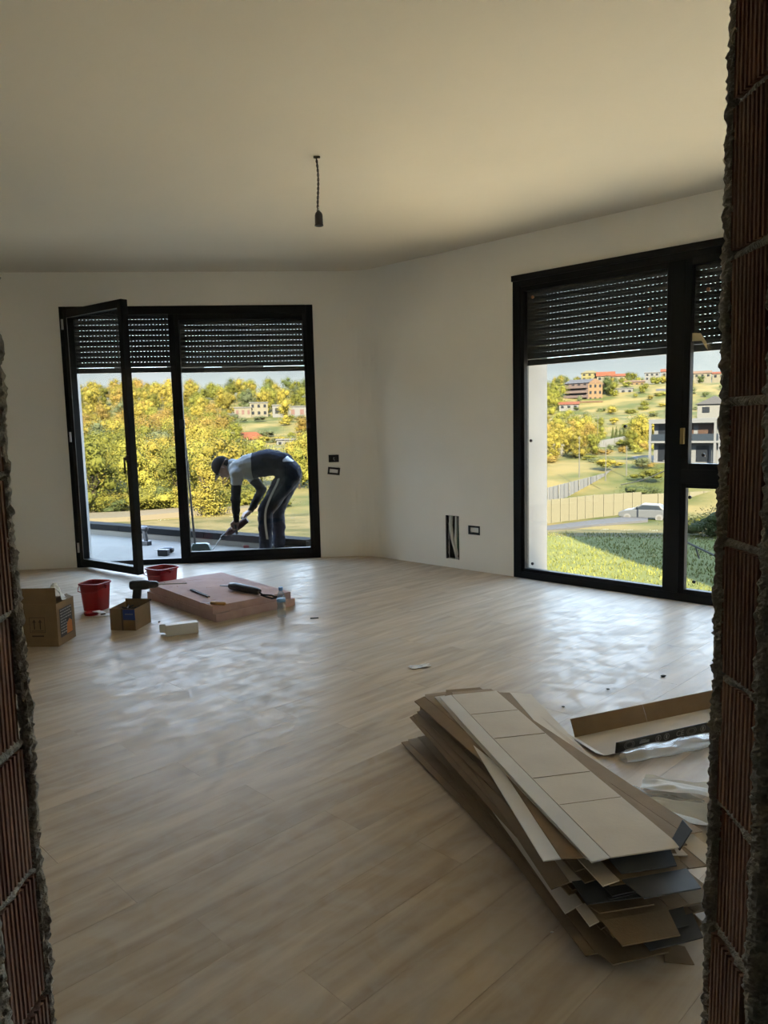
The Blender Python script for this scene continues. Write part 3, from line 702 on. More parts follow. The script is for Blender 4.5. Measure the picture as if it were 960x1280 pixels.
WHT = (.105, .104, .100); CRM = (.115, .105, .078); ORG = (.12, .080, .045); PNK = (.092, .068, .062); YEL = (.12, .105, .05)
house('red_roof_house', 312, 561, 190, 9.0, 2.3, 'white house with a broad orange-red hipped roof among the trees', WHT, 'hip', 1, 4, 6, rh=1.9)
house('white_house', 270, 551, 196, 5.2, 2.3, 'small white flat-roofed house left of the red-roofed house', WHT, 'flat', 1, 2, 5, roofm=mat('roof_white', (.095, .095, .095), .9))
house('white_house', 290, 549, 205, 3.6, 1.6, 'low white outbuilding between the two houses below the ridge', WHT, 'flat', 1, 2, 4, roofm=MATS['roof_white'])
house('white_house', 284, 530, 238, 4.6, 3.0, 'narrow white house at the left end of the ridge row', WHT, 'flat', 2, 2, 5, roofm=MATS['roof_white'])
house('terrace_house', 304, 522, 252, 5.6, 3.2, 'cream terrace house with brown windows, left in the ridge row', CRM, 'flat', 1, 3, 6, roofm=MATS['roof_white'], wm=shutm)
house('terrace_house', 324, 521, 254, 6.0, 4.6, 'tallest cream terrace house in the middle of the ridge row', CRM, 'flat', 2, 3, 6, roofm=MATS['roof_white'])
house('terrace_house', 352, 522, 252, 5.8, 4.0, 'white terrace house with dark openings right of the tallest one', WHT, 'flat', 1, 2, 6, roofm=MATS['roof_white'])
house('terrace_house', 372, 523, 250, 6.0, 3.8, 'white terrace house with pink windows at the right of the row', WHT, 'flat', 1, 2, 6, roofm=MATS['roof_white'], wm=shutm)
house('white_house', 362, 560, 180, 6.0, 1.9, 'long low white shed behind the bending worker', WHT, 'flat', 1, 4, 4, roofm=MATS['roof_white'])
house('apartment_block', 720, 503, 282, 9.4, 7.0, 'four-storey apartment block with balconies and a grey roof, its shaded side coloured pink', PNK, 'gable', 4, 4, 9, rz=R(-28), roofm=roofgrey, balc=True, rh=1.6)  # shaded face of one brick block, its shade put into the pink
house('brick_block', 744, 503, 279, 5.2, 7.0, 'sunlit side of the brick apartment block coloured orange, with a pointed gable', ORG, 'front_gable', 3, 3, 8, rz=R(12), roofm=mat('roof_orange', (.11, .07, .045), .9), rh=1.8, over=.1)  # lit face of the same block, sun warmth put into the orange
house('villa', 711, 519, 256, 6.4, 3.6, 'white villa with a red roof below the four-storey apartment block', WHT, 'gable', 2, 3, 6, rh=1.0)
house('orange_house', 738, 508, 270, 8.0, 1.6, 'long low orange wall house at the foot of the brick wing', ORG, 'flat', 1, 5, 4, roofm=MATS['roof_orange'])
house('hilltop_house', 737, 476, 335, 7.0, 3.4, 'pale yellow house on the hilltop above the apartment block', YEL, 'hip', 2, 3, 6, roofm=mat('roof_yellow', (.11, .095, .05), .9), rh=1.2)
house('hilltop_house', 757, 477, 330, 7.4, 2.4, 'hilltop house with a bright red roof beside the yellow one', CRM, 'gable', 1, 3, 6, rh=2.0)
house('hilltop_house', 773, 478, 328, 5.2, 2.6, 'small cream hilltop house right of the bright red roof', CRM, 'gable', 1, 2, 5, rh=1.2)
house('hillside_house', 793, 485, 306, 7.6, 2.4, 'wide orange-walled house under the hilltop', ORG, 'gable', 1, 4, 6, rh=.8, roofm=MATS['roof_orange'])
house('hillside_house', 779, 495, 290, 7.0, 2.8, 'white house with dark windows below the orange-walled house', WHT, 'flat', 1, 3, 6, roofm=MATS['roof_white'])
house('hillside_house', 750, 490, 292, 3.4, 2.4, 'tiny pink house tucked beside the brick wing', PNK, 'gable', 1, 2, 4, rh=.8)
house('hilltop_house', 815, 476, 332, 6.0, 3.4, 'white two-storey hilltop house above the cypress row', WHT, 'flat', 2, 3, 6, roofm=MATS['roof_white'])
house('hilltop_house', 834, 475, 330, 5.0, 3.6, 'white hilltop house with a red roof close to the mullion', WHT, 'gable', 1, 2, 5, rh=1.3)
house('hillside_house', 830, 495, 285, 5.0, 2.0, 'grey-roofed white house low on the slope near the mullion', WHT, 'gable', 1, 2, 5, rh=.8, roofm=roofgrey)
house('hilltop_house', 878, 473, 330, 7.0, 2.2, 'orange-roofed hilltop house seen through the small upper pane', CRM, 'gable', 1, 3, 6, rh=1.2, roofm=MATS['roof_orange'])
house('hilltop_house', 898, 474, 335, 5.0, 2.4, 'cream hilltop house at the edge of the brick jamb', CRM, 'gable', 1, 2, 5, rh=1.0)
house('white_shed', 692, 575, 128, 3.2, 2.3, 'white flat-roofed building at the left edge of the right window', WHT, 'flat', 1, 2, 4, roofm=MATS['roof_white'])
# modern two-storey building on the right
mb_ = at(868, 578, 105); face = math.atan2(-mb_.x, mb_.y)
mo = empty('modern_building', mb_, face-R(14)); tag(mo, 'white modern two-storey building with a flat roof and wide dark windows', 'building')
wm_ = mat('modern_white', (.105, .108, .112), .8)
MB().box(-5.6, 11, 0, 9, -4, 6.0).build('walls', wm_, mo); MB().box(-6.0, 11.4, -1.3, 9.4, 5.5, 6.1).build('roof', wm_, mo)
MB().box(-6.0, 11.4, -1.3, 0, 2.75, 3.05).build('balcony', wm_, mo)
gl = mat('railing_glass_dark', (.02, .026, .034), .2)
for (x0, x1) in ((-5.6, -.6), (-.2, 3.6)): MB().box(x0, x1, -1.25, -1.2, 3.1, 4.0).build('railing', gl, mo)
for (x0, x1, z0, z1) in ((-5, -3.2, .1, 2.5), (-2.6, -.9, .1, 2.5), (.2, 1.9, .1, 2.4), (-5, -2.6, 3.1, 5.3), (-2.0, -.2, 3.1, 5.3), (.4, 2.8, 3.1, 5.3), (4.2, 6, .1, 2.4), (4.2, 6, 3.1, 5.2)):
    f_ = MB().box(x0, x1, -.05, .02, z0, z1).build('window', mat('brown_curtain', (.05, .030, .022), .5) if z0 > 3 and x0 > -2.2 else winm, mo)
for xx in (-5.8, -1.0, 2.9, 3.5): MB().box(xx-.16, xx+.16, -1.28, -1.0, -.2, 5.5).build('column', wm_, mo)
bk_ = house('villa', 893, 521, 130, 5.5, 2.2, 'white house with a grey pitched roof behind the modern building', WHT, 'front_gable', 1, 2, 6, roofm=roofgrey, rh=1.4)
# neighbouring block out of frame on the right, whose shadow lies over the lawn
nb = empty('neighbour_block', (14.2, 14, -5.2)); tag(nb, 'tall rendered apartment block to the right of the lawn', 'building')
MB().box(0, 16, -14, 0, 0, 20.5).build('walls', extwall, nb); MB().box(-.2, 16.2, -14.2, .2, 20.5, 20.8).build('roof', roofgrey, nb)
for s in range(6):
    for k in range(4): MB().box(1.2+k*3.6, 3+k*3.6, -.02, .04, 1+s*3.2, 2.6+s*3.2).build('window', winm, nb)
# ------------------------------------------------------------------ fences, walls, roads, poles, cars
def fence(name, pts, h, label, m, n, corr=.28, post=None):
    root = empty(name, pts[0]); tag(root, label, 'fence'); o = Vector(pts[0])
    for a, b in zip(pts, pts[1:]):
        a = Vector(a); b = Vector(b)
        for i in range(n):
            p = a.lerp(b, i/n)-o; q = a.lerp(b, (i+1)/n)-o; d = q-p; L = d.length; sd = Vector((-d.y, d.x, 0)).normalized()
            mbd = MB(); kk = max(2, int(L/corr)); poly = []
            for k in range(kk+1):
                for dd in ((0, .0), (.5, .09)):
                    u = (k+dd[0])/(kk+.5); u = min(u*.995, .995); poly.append((p+d*u, dd[1]))
            vs = []
            for c, off in poly:
                c2 = c+sd*off; vs += [(c2.x, c2.y, c2.z-.3), (c2.x, c2.y, c2.z+h), (c2.x+sd.x*.05, c2.y+sd.y*.05, c2.z+h), (c2.x+sd.x*.05, c2.y+sd.y*.05, c2.z-.3)]
            nn = len(poly)
            fs = [(k*4+j, (k+1)*4+j, (k+1)*4+(j+1) % 4, k*4+(j+1) % 4) for k in range(nn-1) for j in range(4)]+[(3, 2, 1, 0), ((nn-1)*4, (nn-1)*4+1, (nn-1)*4+2, (nn-1)*4+3)]
            mbd.add(vs, fs).build('panel', m, root)
            MB().box(p.x-.05, p.x+.05, p.y-.05, p.y+.05, p.z-.3, p.z+h+.04).build('post', post or m, root)
    return root
def gp(px, py, D): v = at(px, py, D); return v
creamf = mat('cream_sheet_metal', (.108, .100, .068), .6); whitef = mat('white_wall_panel', (.112, .114, .116), .6)
fence('cream_fence', [gp(660, 659, 59), gp(690, 655, 62), gp(742, 647, 68)], 2.05, 'cream corrugated metal fence behind the lawn', creamf, 5)
fence('cream_fence', [gp(742, 647, 68), gp(802, 640, 76)], 2.05, 'taller middle run of cream corrugated fence behind the parked car', creamf, 5)
fence('cream_fence', [gp(802, 640, 76), gp(880, 634, 84), gp(960, 630, 92)], 1.8, 'cream corrugated fence continuing behind the window mullion', creamf, 4)
fence('white_fence', [gp(650, 631, 78), gp(685, 625, 81), gp(757, 604, 98)], 1.32, 'white panelled boundary fence climbing beside the road', whitef, 6, corr=1.2)
fence('white_fence', [gp(757, 604, 98), gp(783, 592, 113)], 1.45, 'short white fence return in the shade beside the bushes', whitef, 4, corr=1.2)
def strip(name, pts, m, label, cat, thick=.12):
    root_pts = [Vector(p) for p in pts]; n = len(root_pts)//2; b = MB()
    vs = []
    for p in root_pts: vs += [(p.x, p.y, p.z), (p.x, p.y, p.z-thick-.3)]
    fs = []
    for i in range(n-1):
        a, b1, c, d = i*2, i*2+1, (i+1)*2+1, (i+1)*2   # left,right pairs
        fs += [(a*2, b1*2, c*2, d*2), (a*2+1, d*2+1, c*2+1, b1*2+1), (a*2, d*2, d*2+1, a*2+1), (b1*2, b1*2+1, c*2+1, c*2)]
    b.add(vs, fs); return tag(b.build(name, m), label, cat)
asph = mat('pale_road', (.115, .112, .105), .9, (.10, .097, .09), .6, world=True)
strip('road', [gp(745, 583, 112), gp(745, 578, 118), gp(790, 577, 113), gp(790, 570, 124), gp(822, 578, 108), gp(822, 569, 122)], asph, 'pale road bend beyond the white fence', 'road')
strip('path', [gp(60, 651, 55), gp(60, 643, 59), gp(160, 646, 55), gp(160, 639, 60), gp(260, 637, 58), gp(260, 632, 62), gp(330, 634, 60), gp(330, 630, 63)], mat('dirt_path', (.115, .098, .066), .95), 'pale dirt track at the foot of the woodland', 'path')
strip('pavement', [gp(660, 665, 52), gp(660, 660, 56), gp(740, 656, 58), gp(740, 650, 63), gp(810, 650, 62), gp(810, 643, 69)], mat('grey_paving', (.075, .075, .078), .9), 'grey pavement strip at the foot of the cream fence', 'pavement')
wl = empty('retaining_wall', gp(741, 557, 150)); tag(wl, 'low white retaining wall running up towards the cypresses', 'wall')
a, b = gp(741, 557, 150)-gp(741, 557, 150), gp(795, 547, 156)-gp(741, 557, 150)
for i in range(4):
    p, q = a.lerp(b, i/4), a.lerp(b, (i+1)/4-.004); MB().add([(p.x, p.y, p.z-.8), (q.x, q.y, q.z-.8), (q.x, q.y, q.z+.7), (p.x, p.y, p.z+.7), (p.x, p.y+.3, p.z-.8), (q.x, q.y+.3, q.z-.8), (q.x, q.y+.3, q.z+.7), (p.x, p.y+.3, p.z+.7)], [(0, 1, 2, 3), (5, 4, 7, 6), (3, 2, 6, 7), (0, 3, 7, 4), (1, 5, 6, 2)]).build('panel', whitef, wl)
polem = mat('pole_pale', (.085, .083, .075), .7)
for (px, py, D, h, lb) in ((724, 592, 92, 4.6, 'pale concrete power pole by the white fence'), (757, 596, 88, 4.0, 'pale power pole beside the fence corner'), (747, 552, 150, 5.4, 'distant pale pole on the terraced slope'), (783, 590, 96, 3.4, 'short pale pole by the road bend'), (831, 640, 60, 4.4, 'rusty orange pole end close to the mullion')):
    p = gp(px, py, D); o = empty('power_pole', p); tag(o, lb, 'pole')
    MB().tube([(0, 0, -.5), (0, 0, h)], [.065, .045], 8).build('shaft', polem if 'rusty' not in lb else mat('rust', (.11, .045, .03), .8), o)
    MB().box(-.25, .25, -.03, .03, h-.30, h-.25).build('crossarm', polem, o)
cable = MB(); c0 = gp(776, 606, 90)+Vector((0, 0, 0)); c1 = gp(840, 584, 84)
cable.tube([c0.lerp(c1, k/8)+Vector((0, 0, -.3*math.sin(k/8*math.pi))) for k in range(9)], .05, 6); tag(cable.build('barrier_rail', mat('rail_grey', (.06, .06, .062), .6)), 'grey handrail sloping up across the road', 'rail')
def car(px, py, D, rz, colr, label):
    p = at(px, py, D); o = empty('car', p, rz); tag(o, label, 'car')
    pm = mat('car_paint_'+str(int(colr[0]*1000)), colr, .25, coat=.5)
    prof = [(-2.1, .35), (-2.12, .75), (-1.9, .95), (-1.2, 1.02), (1.0, 1.0), (1.7, .88), (2.1, .72), (2.15, .4), (1.9, .3), (-1.9, .3)]
    M = Matrix.Rotation(R(90), 4, 'X')
    MB().prism(prof, -.85, .85, M).build('body', pm, o, bevel=.06)
    cab = [(-1.75, .98), (-1.35, 1.42), (.15, 1.46), (1.0, .98)]
    MB().prism(cab, -.72, .72, M).build('cabin', pm, o, bevel=.05)
    w_ = [(-1.5, 1.03), (-1.25, 1.36), (.08, 1.39), (.72, 1.03)]
    for s in (-1, 1): MB().prism(w_, s*.73-.012, s*.73+.012, M).build('side_window', gl, o)
    MB().add([(.22, -.62, 1.42), (.22, .62, 1.42), (.96, .66, 1.05), (.96, -.66, 1.05)], [(0, 3, 2, 1)]).build('windscreen', gl, o, M=Matrix.Translation((.03, 0, .02)))
    for x in (-1.35, 1.35):
        for s in (-1, 1):
            wv = MB().tube([(x, s*.72, .32), (x, s*.88, .32)], .32, 16).build('wheel', rubber, o)
            MB().tube([(x, s*.885, .32), (x, s*.89, .32)], .18, 10).build('hubcap', polem, wv)
    return o
car(806, 650, 66, R(150), (.075, .08, .086), 'silver car parked by the cream fence in the shade')
car(772, 594, 106, R(160), (.06, .066, .075), 'grey-blue car behind the white fence corner')
# scrap on the shaded part of the lawn
p = fl(884, 700, -5.2); sb = empty('timber_prop', p); tag(sb, 'pale timber prop leaning on the shaded lawn', 'timber')
MB().tube([(-1.0, .8, .9), (.6, -.6, .05)], .05, 6).build('pole', polem, sb); MB().tube([(-.2, .4, .0), (-.45, .3, .62)], .04, 6).build('stake', polem, sb)

ALBEDO = 1.0
# ------------------------------------------------------------------ wall openings: sockets, conduits
voidm = mat('raw_masonry', (.05, .045, .04), .95, (.08, .07, .06), 30)
conduit = mat('white_conduit', (.6, .6, .58), .5); wirem = mat('black_wire', (.01, .01, .01), .5); greenw = mat('green_conduit', (.05, .16, .09), .5)
def wall_box(M, h, name, label, plate=False, tilt=0):
    o = empty(name, M=M @ Matrix.Translation(((h[0]+h[1])/2, 0, (h[2]+h[3])/2)) @ Matrix.Rotation(tilt, 4, 'Y')); tag(o, label, 'socket')
    w, z = (h[1]-h[0])/2, (h[3]-h[2])/2
    b = MB(); b.box(-w-.004, w+.004, -.003, .004, z-.012, z+.004); b.box(-w-.004, w+.004, -.003, .004, -z-.004, -z+.012); b.box(-w-.004, -w+.012, -.003, .004, -z, z); b.box(w-.012, w+.004, -.003, .004, -z, z)
    b.build('box_rim', rubber, o); MB().box(-w+.001, w-.001, .055, .059, -z+.001, z-.001).build('box_back', voidm, o)
    if plate: MB().box(-w+.016, w-.016, .004, .02, -z+.016, z-.016).build('socket_insert', white_pl, o, bevel=.002)
    else:
        for k, xx in enumerate((-.025, 0, .02)): MB().tube([(xx, .05, .01*k), (xx+.006, .01, .012), (xx-.004, -.012, -.004), (xx+.01, -.006, -.02)], .0035, 6).build('wire', conduit if k == 1 else wirem, o)
    return o
wall_box(MA, HOLES_A[0], 'switch_box', 'open switch box with loose wires beside the left window')
wall_box(MA, HOLES_A[1], 'switch_plate', 'tilted white switch insert hanging under the open switch box', True, R(7))
wall_box(MBm, HOLES_B[1], 'socket_box', 'low white wall socket insert between the chased hole and the right window', True)
h = HOLES_B[0]; o = empty('conduit_chase', M=MBm @ Matrix.Translation(((h[0]+h[1])/2, 0, h[2]))); tag(o, 'rough chased hole in the wall with white and green conduits', 'wall hole')
MB().box(-.08, .08, .054, .0595, .002, .42).build('hole_back', voidm, o)
MB().tube([(-.035, .03, .42), (-.03, .012, .33), (-.005, .005, .2), (.025, .012, .09), (.035, .03, 0)], .017, 10).build('conduit', conduit, o, smooth=True)
MB().tube([(.03, .03, .42), (.035, .018, .3), (.03, .012, .2), (.045, .02, .08), (.05, .03, 0)], .014, 10).build('conduit', conduit, o, smooth=True)
MB().tube([(.055, .03, .40), (.06, .015, .25), (.055, .014, .12), (.062, .03, 0)], .009, 8).build('conduit', greenw, o, smooth=True)
for sx in (-1, 1):   # broken plaster left standing along the hole's sides
    b = MB(); vs = []; n = 24
    for i in range(n+1):
        z = .425*i/n; e = .004+.016*abs(noise.noise(Vector((z*22, sx*3.3, .5))))
        for y in (-.0015, .03): vs += [(sx*.0815, y, z), (sx*(.0815-e*(1.5 if (z > .36 or z < .05) else 1)), y, z)]
    fs = [(i*4+a, (i+1)*4+a, (i+1)*4+b_, i*4+b_) for i in range(n) for a, b_ in ((0, 1), (1, 3), (3, 2))]
    b.add(vs, fs).build('broken_rim', voidm, o)
# ------------------------------------------------------------------ pendant lamp holder
pr = empty('pendant_lamp_holder', (-.345, 4.637, 0)); tag(pr, 'bare black lamp holder hanging from the ceiling on a twisted cord', 'lamp holder')
b = MB()
for ph in (0, math.pi):
    b.tube([(.004*math.cos(k*.9+ph)+.006*math.sin(k*.11)-.004+.006*(k/44), .004*math.sin(k*.9+ph), 2.975-k*.0073) for k in range(45)], .0035, 6)
b.build('cord', mat('cord_dark', (.05, .04, .03), .6), pr, smooth=True)
MB().box(-.020, .020, -.008, .008, 2.966, 2.979).build('ceiling_clip', mat('clip_brown', (.09, .07, .05), .6), pr, bevel=.004)
MB().lathe([(.004, 2.672), (.012, 2.664), (.02, 2.655), (.0235, 2.642), (.0245, 2.592), (.026, 2.588), (.026, 2.582), (.02, 2.582), (.019, 2.62)][::-1], 20).build('socket', rubber, pr, smooth=True, angle=40)
MB().lathe([(.006, 2.672), (.0065, 2.682), (.004, 2.69)], 10).build('cord_grip', conduit, pr)
# ------------------------------------------------------------------ boxes on the floor
def carton(name, loc, rz, w, d, h, label, t=.004, m=None, ft=0, cat='box'):
    m = m or cardm; o = empty(name, loc, rz); tag(o, label, cat)
    MB().box(0, w, 0, t, 0, h).build('side', m, o); MB().box(0, w, d-t, d, 0, h).build('side', m, o)
    MB().box(0, t, t, d-t, 0, h).build('side', m, o); MB().box(w-t, w, t, d-t, 0, h).build('side', m, o)
    MB().box(t, w-t, t, d-t, 0, t).build('bottom', m, o)
    return o
bx = carton('cardboard_box', (-2.158-.40, 4.83, 0), R(-3), .40, .245, .285, 'tall open cardboard box with two printed arrows, beside the left jamb')
MB().box(.0, .40, .001, .005, .285, .392).build('front_flap', cardm, bx)
MB().add([(.398, .003, .283), (.398, .242, .283), (.36, .24, .30), (.33, .005, .297), (.33, .008, .300), (.36, .242, .303)], [(0, 1, 2, 3), (3, 2, 5, 4)]).build('side_flap', cardm, bx)
MB().add([(.004, .241, .285), (.396, .241, .285), (.40, .14, .262), (.0, .14, .262)], [(0, 1, 2, 3)]).build('back_flap', cardm, bx)
pf = frame((.265, -.0008, .155), (1, 0, 0), (0, 0, 1))
b = MB()
b.box(-.052, .052, .040, .043, 0, .0006); b.box(-.052, .052, -.060, -.057, 0, .0006); b.box(-.052, -.049, -.06, .043, 0, .0006); b.box(.049, .052, -.06, .043, 0, .0006); b.box(-.04, .04, -.050, -.046, 0, .0006)
for c in (-.02, .02): b.box(c-.004, c+.004, -.038, .012, 0, .0006); b.prism([(c-.013, .008), (c+.013, .008), (c, .03)], 0, .0006)
b.box(-.04, .04, -.088, -.078, 0, .0006)
b.build('arrow_print', mat('box_ink', (.045, .028, .016), .8), bx, M=pf)
lf_ = frame((.4008, .12, .15), (0, 1, 0), (0, 0, 1))
lb = MB().box(-.085, .085, -.10, .09, 0, .0006).build('side_label', mat('label_black', (.018, .018, .02), .5), bx, M=lf_)
b = MB(); rnd = random.Random(5)
for r_ in range(9):
    y = .078-r_*.019; x = -.075
    while x < (.06 if r_ < 4 else .0):
        l = rnd.uniform(.012, .03); b.box(x, x+l, y-.005, y+.004, .0006, .0011); x += l+.006
b.build('label_print', mat('label_print', (.30, .30, .29), .6), lb)
MB().prism([(.0, -.095), (.08, -.095), (.08, -.02), (.045, .0), (.01, -.025)], .0006, .0012).build('label_patch', mat('label_orange', (.48, .16, .03), .6), lb)
# crumpled white wrapper on the box
def crumple(name, loc, rz, w, d, h, seed, m, label, cat, n=9, tent=0):
    vs = []
    for i in range(n+1):
        for j in range(n+1):
            u, v = i/n-.5, j/n-.5; q = Vector((u*5+seed, v*5, seed*1.7))
            z = h*(.35+.65*abs(noise.noise(q))+.25*noise.noise(q*2.3))*(1-1.4*max(abs(u), abs(v))**2)+tent*max(0, 1-3.2*abs(u))
            vs.append((u*w+noise.noise(q+Vector((9, 0, 0)))*w*.12, v*d+noise.noise(q+Vector((0, 9, 0)))*d*.12, max(.001, z)))
    fs = [(i*(n+1)+j, (i+1)*(n+1)+j, (i+1)*(n+1)+j+1, i*(n+1)+j+1) for i in range(n) for j in range(n)]
    o = MB().add(vs, fs).build(name, m, M=Rz(rz, loc)); so = o.modifiers.new('thick', 'SOLIDIFY'); so.thickness = .0012; return tag(o, label, cat)
paper = mat('white_paper', (.72, .72, .70), .7)
crumple('paper_wrapper', (-2.225, 4.95, .272), R(20), .15, .16, .06, 2.2, paper, 'crumpled white wrapper peeking out of the tall cardboard box', 'wrapper', tent=.11)
b2 = carton('small_box', (-1.955, 5.19, 0), R(-9), .19, .235, .155, 'small open cardboard box with a blue label in front of the drill', t=.003)
MB().box(.1, .19, -.0012, -.0004, .075, .15).build('blue_label', mat('label_blue', (.02, .05, .22), .5), b2)
MB().box(.115, .175, -.0018, -.0012, .115, .12).build('label_print', mat('label_print', (0, 0, 0)), b2)
MB().box(.088, .098, -.0014, -.0004, .0, .155).build('tape', mat('dark_tape', (.05, .035, .02), .4), b2)
MB().box(-.0014, 0, .02, .21, .02, .03).build('tape', MATS['dark_tape'], b2); MB().box(.0, .187, .003, .005, .155, .175).build('back_flap', cardm, b2, M=Matrix.Translation((0, .228, 0)))
b = MB()
for k in range(16): b.tube([(.02+.15*random.random(), .02+.19*random.random(), .12), (.02+.15*random.random(), .02+.19*random.random(), .135)], .005, 6)
b.build('box_contents', mat('dark_screws', (.03, .028, .026), .5), b2)
# ------------------------------------------------------------------ red buckets
redm = mat('red_plastic', (.31, .009, .013), .4, (.25, .007, .011), 6, spec=.4)
def bucket(loc, rz, label, w=.096, h=.22):
    o = empty('red_bucket', loc, rz); tag(o, label, 'bucket', 'red buckets')
    def ringpts(r, z, seg=32):
        out = []
        for k in range(seg):
            t = 2*math.pi*k/seg; c, s = math.cos(t), math.sin(t); q = (abs(c)**5+abs(s)**5)**(-1/5); out.append((r*c*q, r*s*q, z))
        return out
    lv = [(w*.80, 0), (w*.82, .004), (w*.97, h*.93), (w*1.06, h*.935), (w*1.06, h), (w*1.0, h), (w*.95, h*.93), (w*.79, .008)]
    vs = [p for r, z in lv for p in ringpts(r, z)]; s = 32
    fs = [(i*s+k, i*s+(k+1) % s, (i+1)*s+(k+1) % s, (i+1)*s+k) for i in range(len(lv)-1) for k in range(s)]+[tuple(range(s-1, -1, -1)), tuple(range((len(lv)-1)*s, len(lv)*s))]
    MB().add(vs, fs).build('body', redm, o, smooth=True, angle=35)
    for sx in (-1, 1): MB().box(sx*w*1.08-.012, sx*w*1.08+.012, -.018, .018, h*.80, h*.93).build('handle_lug', redm, o, bevel=.003)
    MB().tube([(-w*1.12, 0, h*.87), (-w*1.22, -.02, h*.95), (-w*1.25, -.05, h*.80), (-w*.8, -w*1.15, h*.74), (0, -w*1.28, h*.70), (w*.8, -w*1.15, h*.74), (w*1.12, 0, h*.87)], .0035, 6).build('handle', redm, o, smooth=True)
    return o
bucket((-2.30, 5.84, 0), R(-14), 'red plastic bucket standing behind the cardboard boxes')
bucket((-1.97, 6.52, 0), R(-34), 'red plastic bucket behind the pink boards near the open window leaf', w=.112, h=.20)
tr = empty('putty_tray', (-2.20, 5.63, 0), R(8)); tag(tr, 'flat white and red scraps at the foot of the red bucket', 'tray')
MB().prism([(-.09, -.04), (.05, -.05), (.12, -.02), (.10, .03), (-.06, .045)], 0, .006).build('sheet', paper, tr)
MB().lathe([(.05, 0), (.055, .02), (.05, .022), (.045, .008)], 20, Matrix.Translation((-.06, .01, .006))).build('lid', redm, tr)
MB().prism([(-.05, -.03), (.02, -.045), (.045, .0), (-.01, .03)], .028, .032).build('scrap', paper, tr, M=Matrix.Rotation(R(12), 4, 'Y'))
# ------------------------------------------------------------------ cordless drill behind the small box
def drill(name, M, label, bitlen=.19, colr=None):
    o = empty(name, M=M); tag(o, label, 'drill'); k = colr or darkplast
    MB().tube([(-.075, 0, .205), (-.07, 0, .205), (-.05, 0, .207), (.03, 0, .207), (.06, 0, .206)], [.018, .028, .034, .034, .027], 16).build('motor_housing', k, o, smooth=True, angle=40)
    MB().tube([(.06, 0, .206), (.075, 0, .206), (.105, 0, .206), (.118, 0, .206)], [.026, .026, .022, .012], 14).build('chuck', mat('chuck_dark', (.025, .025, .027), .4), o, smooth=True, angle=40)
    MB().prism([(-.062, -.018), (-.008, -.020), (-.006, .020), (-.058, .020)], 0, 1, Matrix(((1, 0, .022, -.01), (0, .85, 0, 0), (0, 0, .14, .055), (0, 0, 0, 1)))).build('grip', k, o, bevel=.006)
    MB().box(-.02, -.004, -.008, .008, .150, .178).build('trigger', rubber, o, bevel=.003)
    MB().box(-.105, .02, -.036, .036, 0, .055).build('battery', k, o, bevel=.008)
    MB().tube([(.118, 0, .206), (.118+bitlen, 0, .206)], [.0045, .0035], 8).build('bit', mat('bit_pale', (.42, .38, .32), .35, metal=.7), o)
    return o
drill('cordless_drill', Rz(R(4), (-1.865, 5.62, 0)) @ Matrix.Scale(1.12, 4), 'black cordless drill standing upright behind the small cardboard box')
# ------------------------------------------------------------------ pink insulation boards and the tools on them
pink = mat('pink_foam', (.50, .36, .33), .9, (.42, .29, .265), 9, bump=.12, bscale=70, spec=.15)
def board(z, dx, dy, rz, label, L=1.14, W=.70, T=.057):
    o = empty('foam_board', (-1.36+dx, 5.99+dy, z), R(-48+rz)); tag(o, label, 'board', 'pink foam boards')
    n = 20; per = []
    for (a, b_) in (((-L/2, -W/2), (L/2, -W/2)), ((L/2, -W/2), (L/2, W/2)), ((L/2, W/2), (-L/2, W/2)), ((-L/2, W/2), (-L/2, -W/2))):
        for k in range(n):
            u = k/n; x = a[0]+(b_[0]-a[0])*u; y = a[1]+(b_[1]-a[1])*u; e = .004*noise.noise(Vector((x*14, y*14, z*30)))
            per.append((x*(1+e), y*(1+e)))
    MB().prism(per, 0, T).build('slab', pink, o)
    return o
board(0, 0, 0, 0, 'pink foam insulation board lying on the floor, lower of two')
bt = board(.0575, -.012, .012, -2.2, 'pink foam insulation board carrying the tools, upper of two', W=.67)
gouge = mat('pink_gouge', (.32, .16, .13), .9); rnd = random.Random(9)
for k in range(18):
    x, y = rnd.uniform(-.5, .5), rnd.uniform(-.28, .28); l = rnd.uniform(.02, .08); a = rnd.uniform(0, 3.1)
    MB().prism([(x, y), (x+l*math.cos(a), y+l*math.sin(a)), (x+l*math.cos(a)-.006*math.sin(a), y+l*math.sin(a)+.006*math.cos(a)), (x-.004*math.sin(a), y+.004*math.cos(a))], .0570, .0576).build('gouge', gouge, bt)
ZT = .1152
def pz(px, py): return fl(px, py, ZT)
# oscillating cutter
a, b_ = pz(287, 737), pz(345, 748); o = empty('multi_tool', M=frame(a, (b_-a), Vector((0, 0, 1)).cross(b_-a))); tag(o, 'black power cutter with a long thin blade lying on the pink boards', 'power tool')
L = (b_-a).length
MB().tube([(0, 0, .03), (.02, 0, .033), (.08, 0, .035), (.17, 0, .033), (L*.62, 0, .03), (L*.66, 0, .028)], [.018, .028, .033, .031, .027, .02], 14).build('body', darkplast, o, smooth=True, angle=40)
MB().tube([(-.16, .03, .008), (-.01, .005, .026)], [.004, .007], 8).build('blade', mat('blade_dark', (.08, .08, .08), .4, metal=.8), o)
MB().box(.03, .12, -.035, .035, .02, .03).build('switch_plate', mat('grey_plastic', (.08, .08, .08), .5), o, bevel=.004)
MB().tube([(L*.66, 0, .028), (L*.74, -.01, .012), (L*.85, .03, .008), (L*.95, .01, .008), (L*1.05, .05, .008), (L*1.0, -.04, .008), (L*.86, -.03, .008), (L*.78, -.045, .02)], .0075, 6).build('cable', rubber, o, smooth=True)
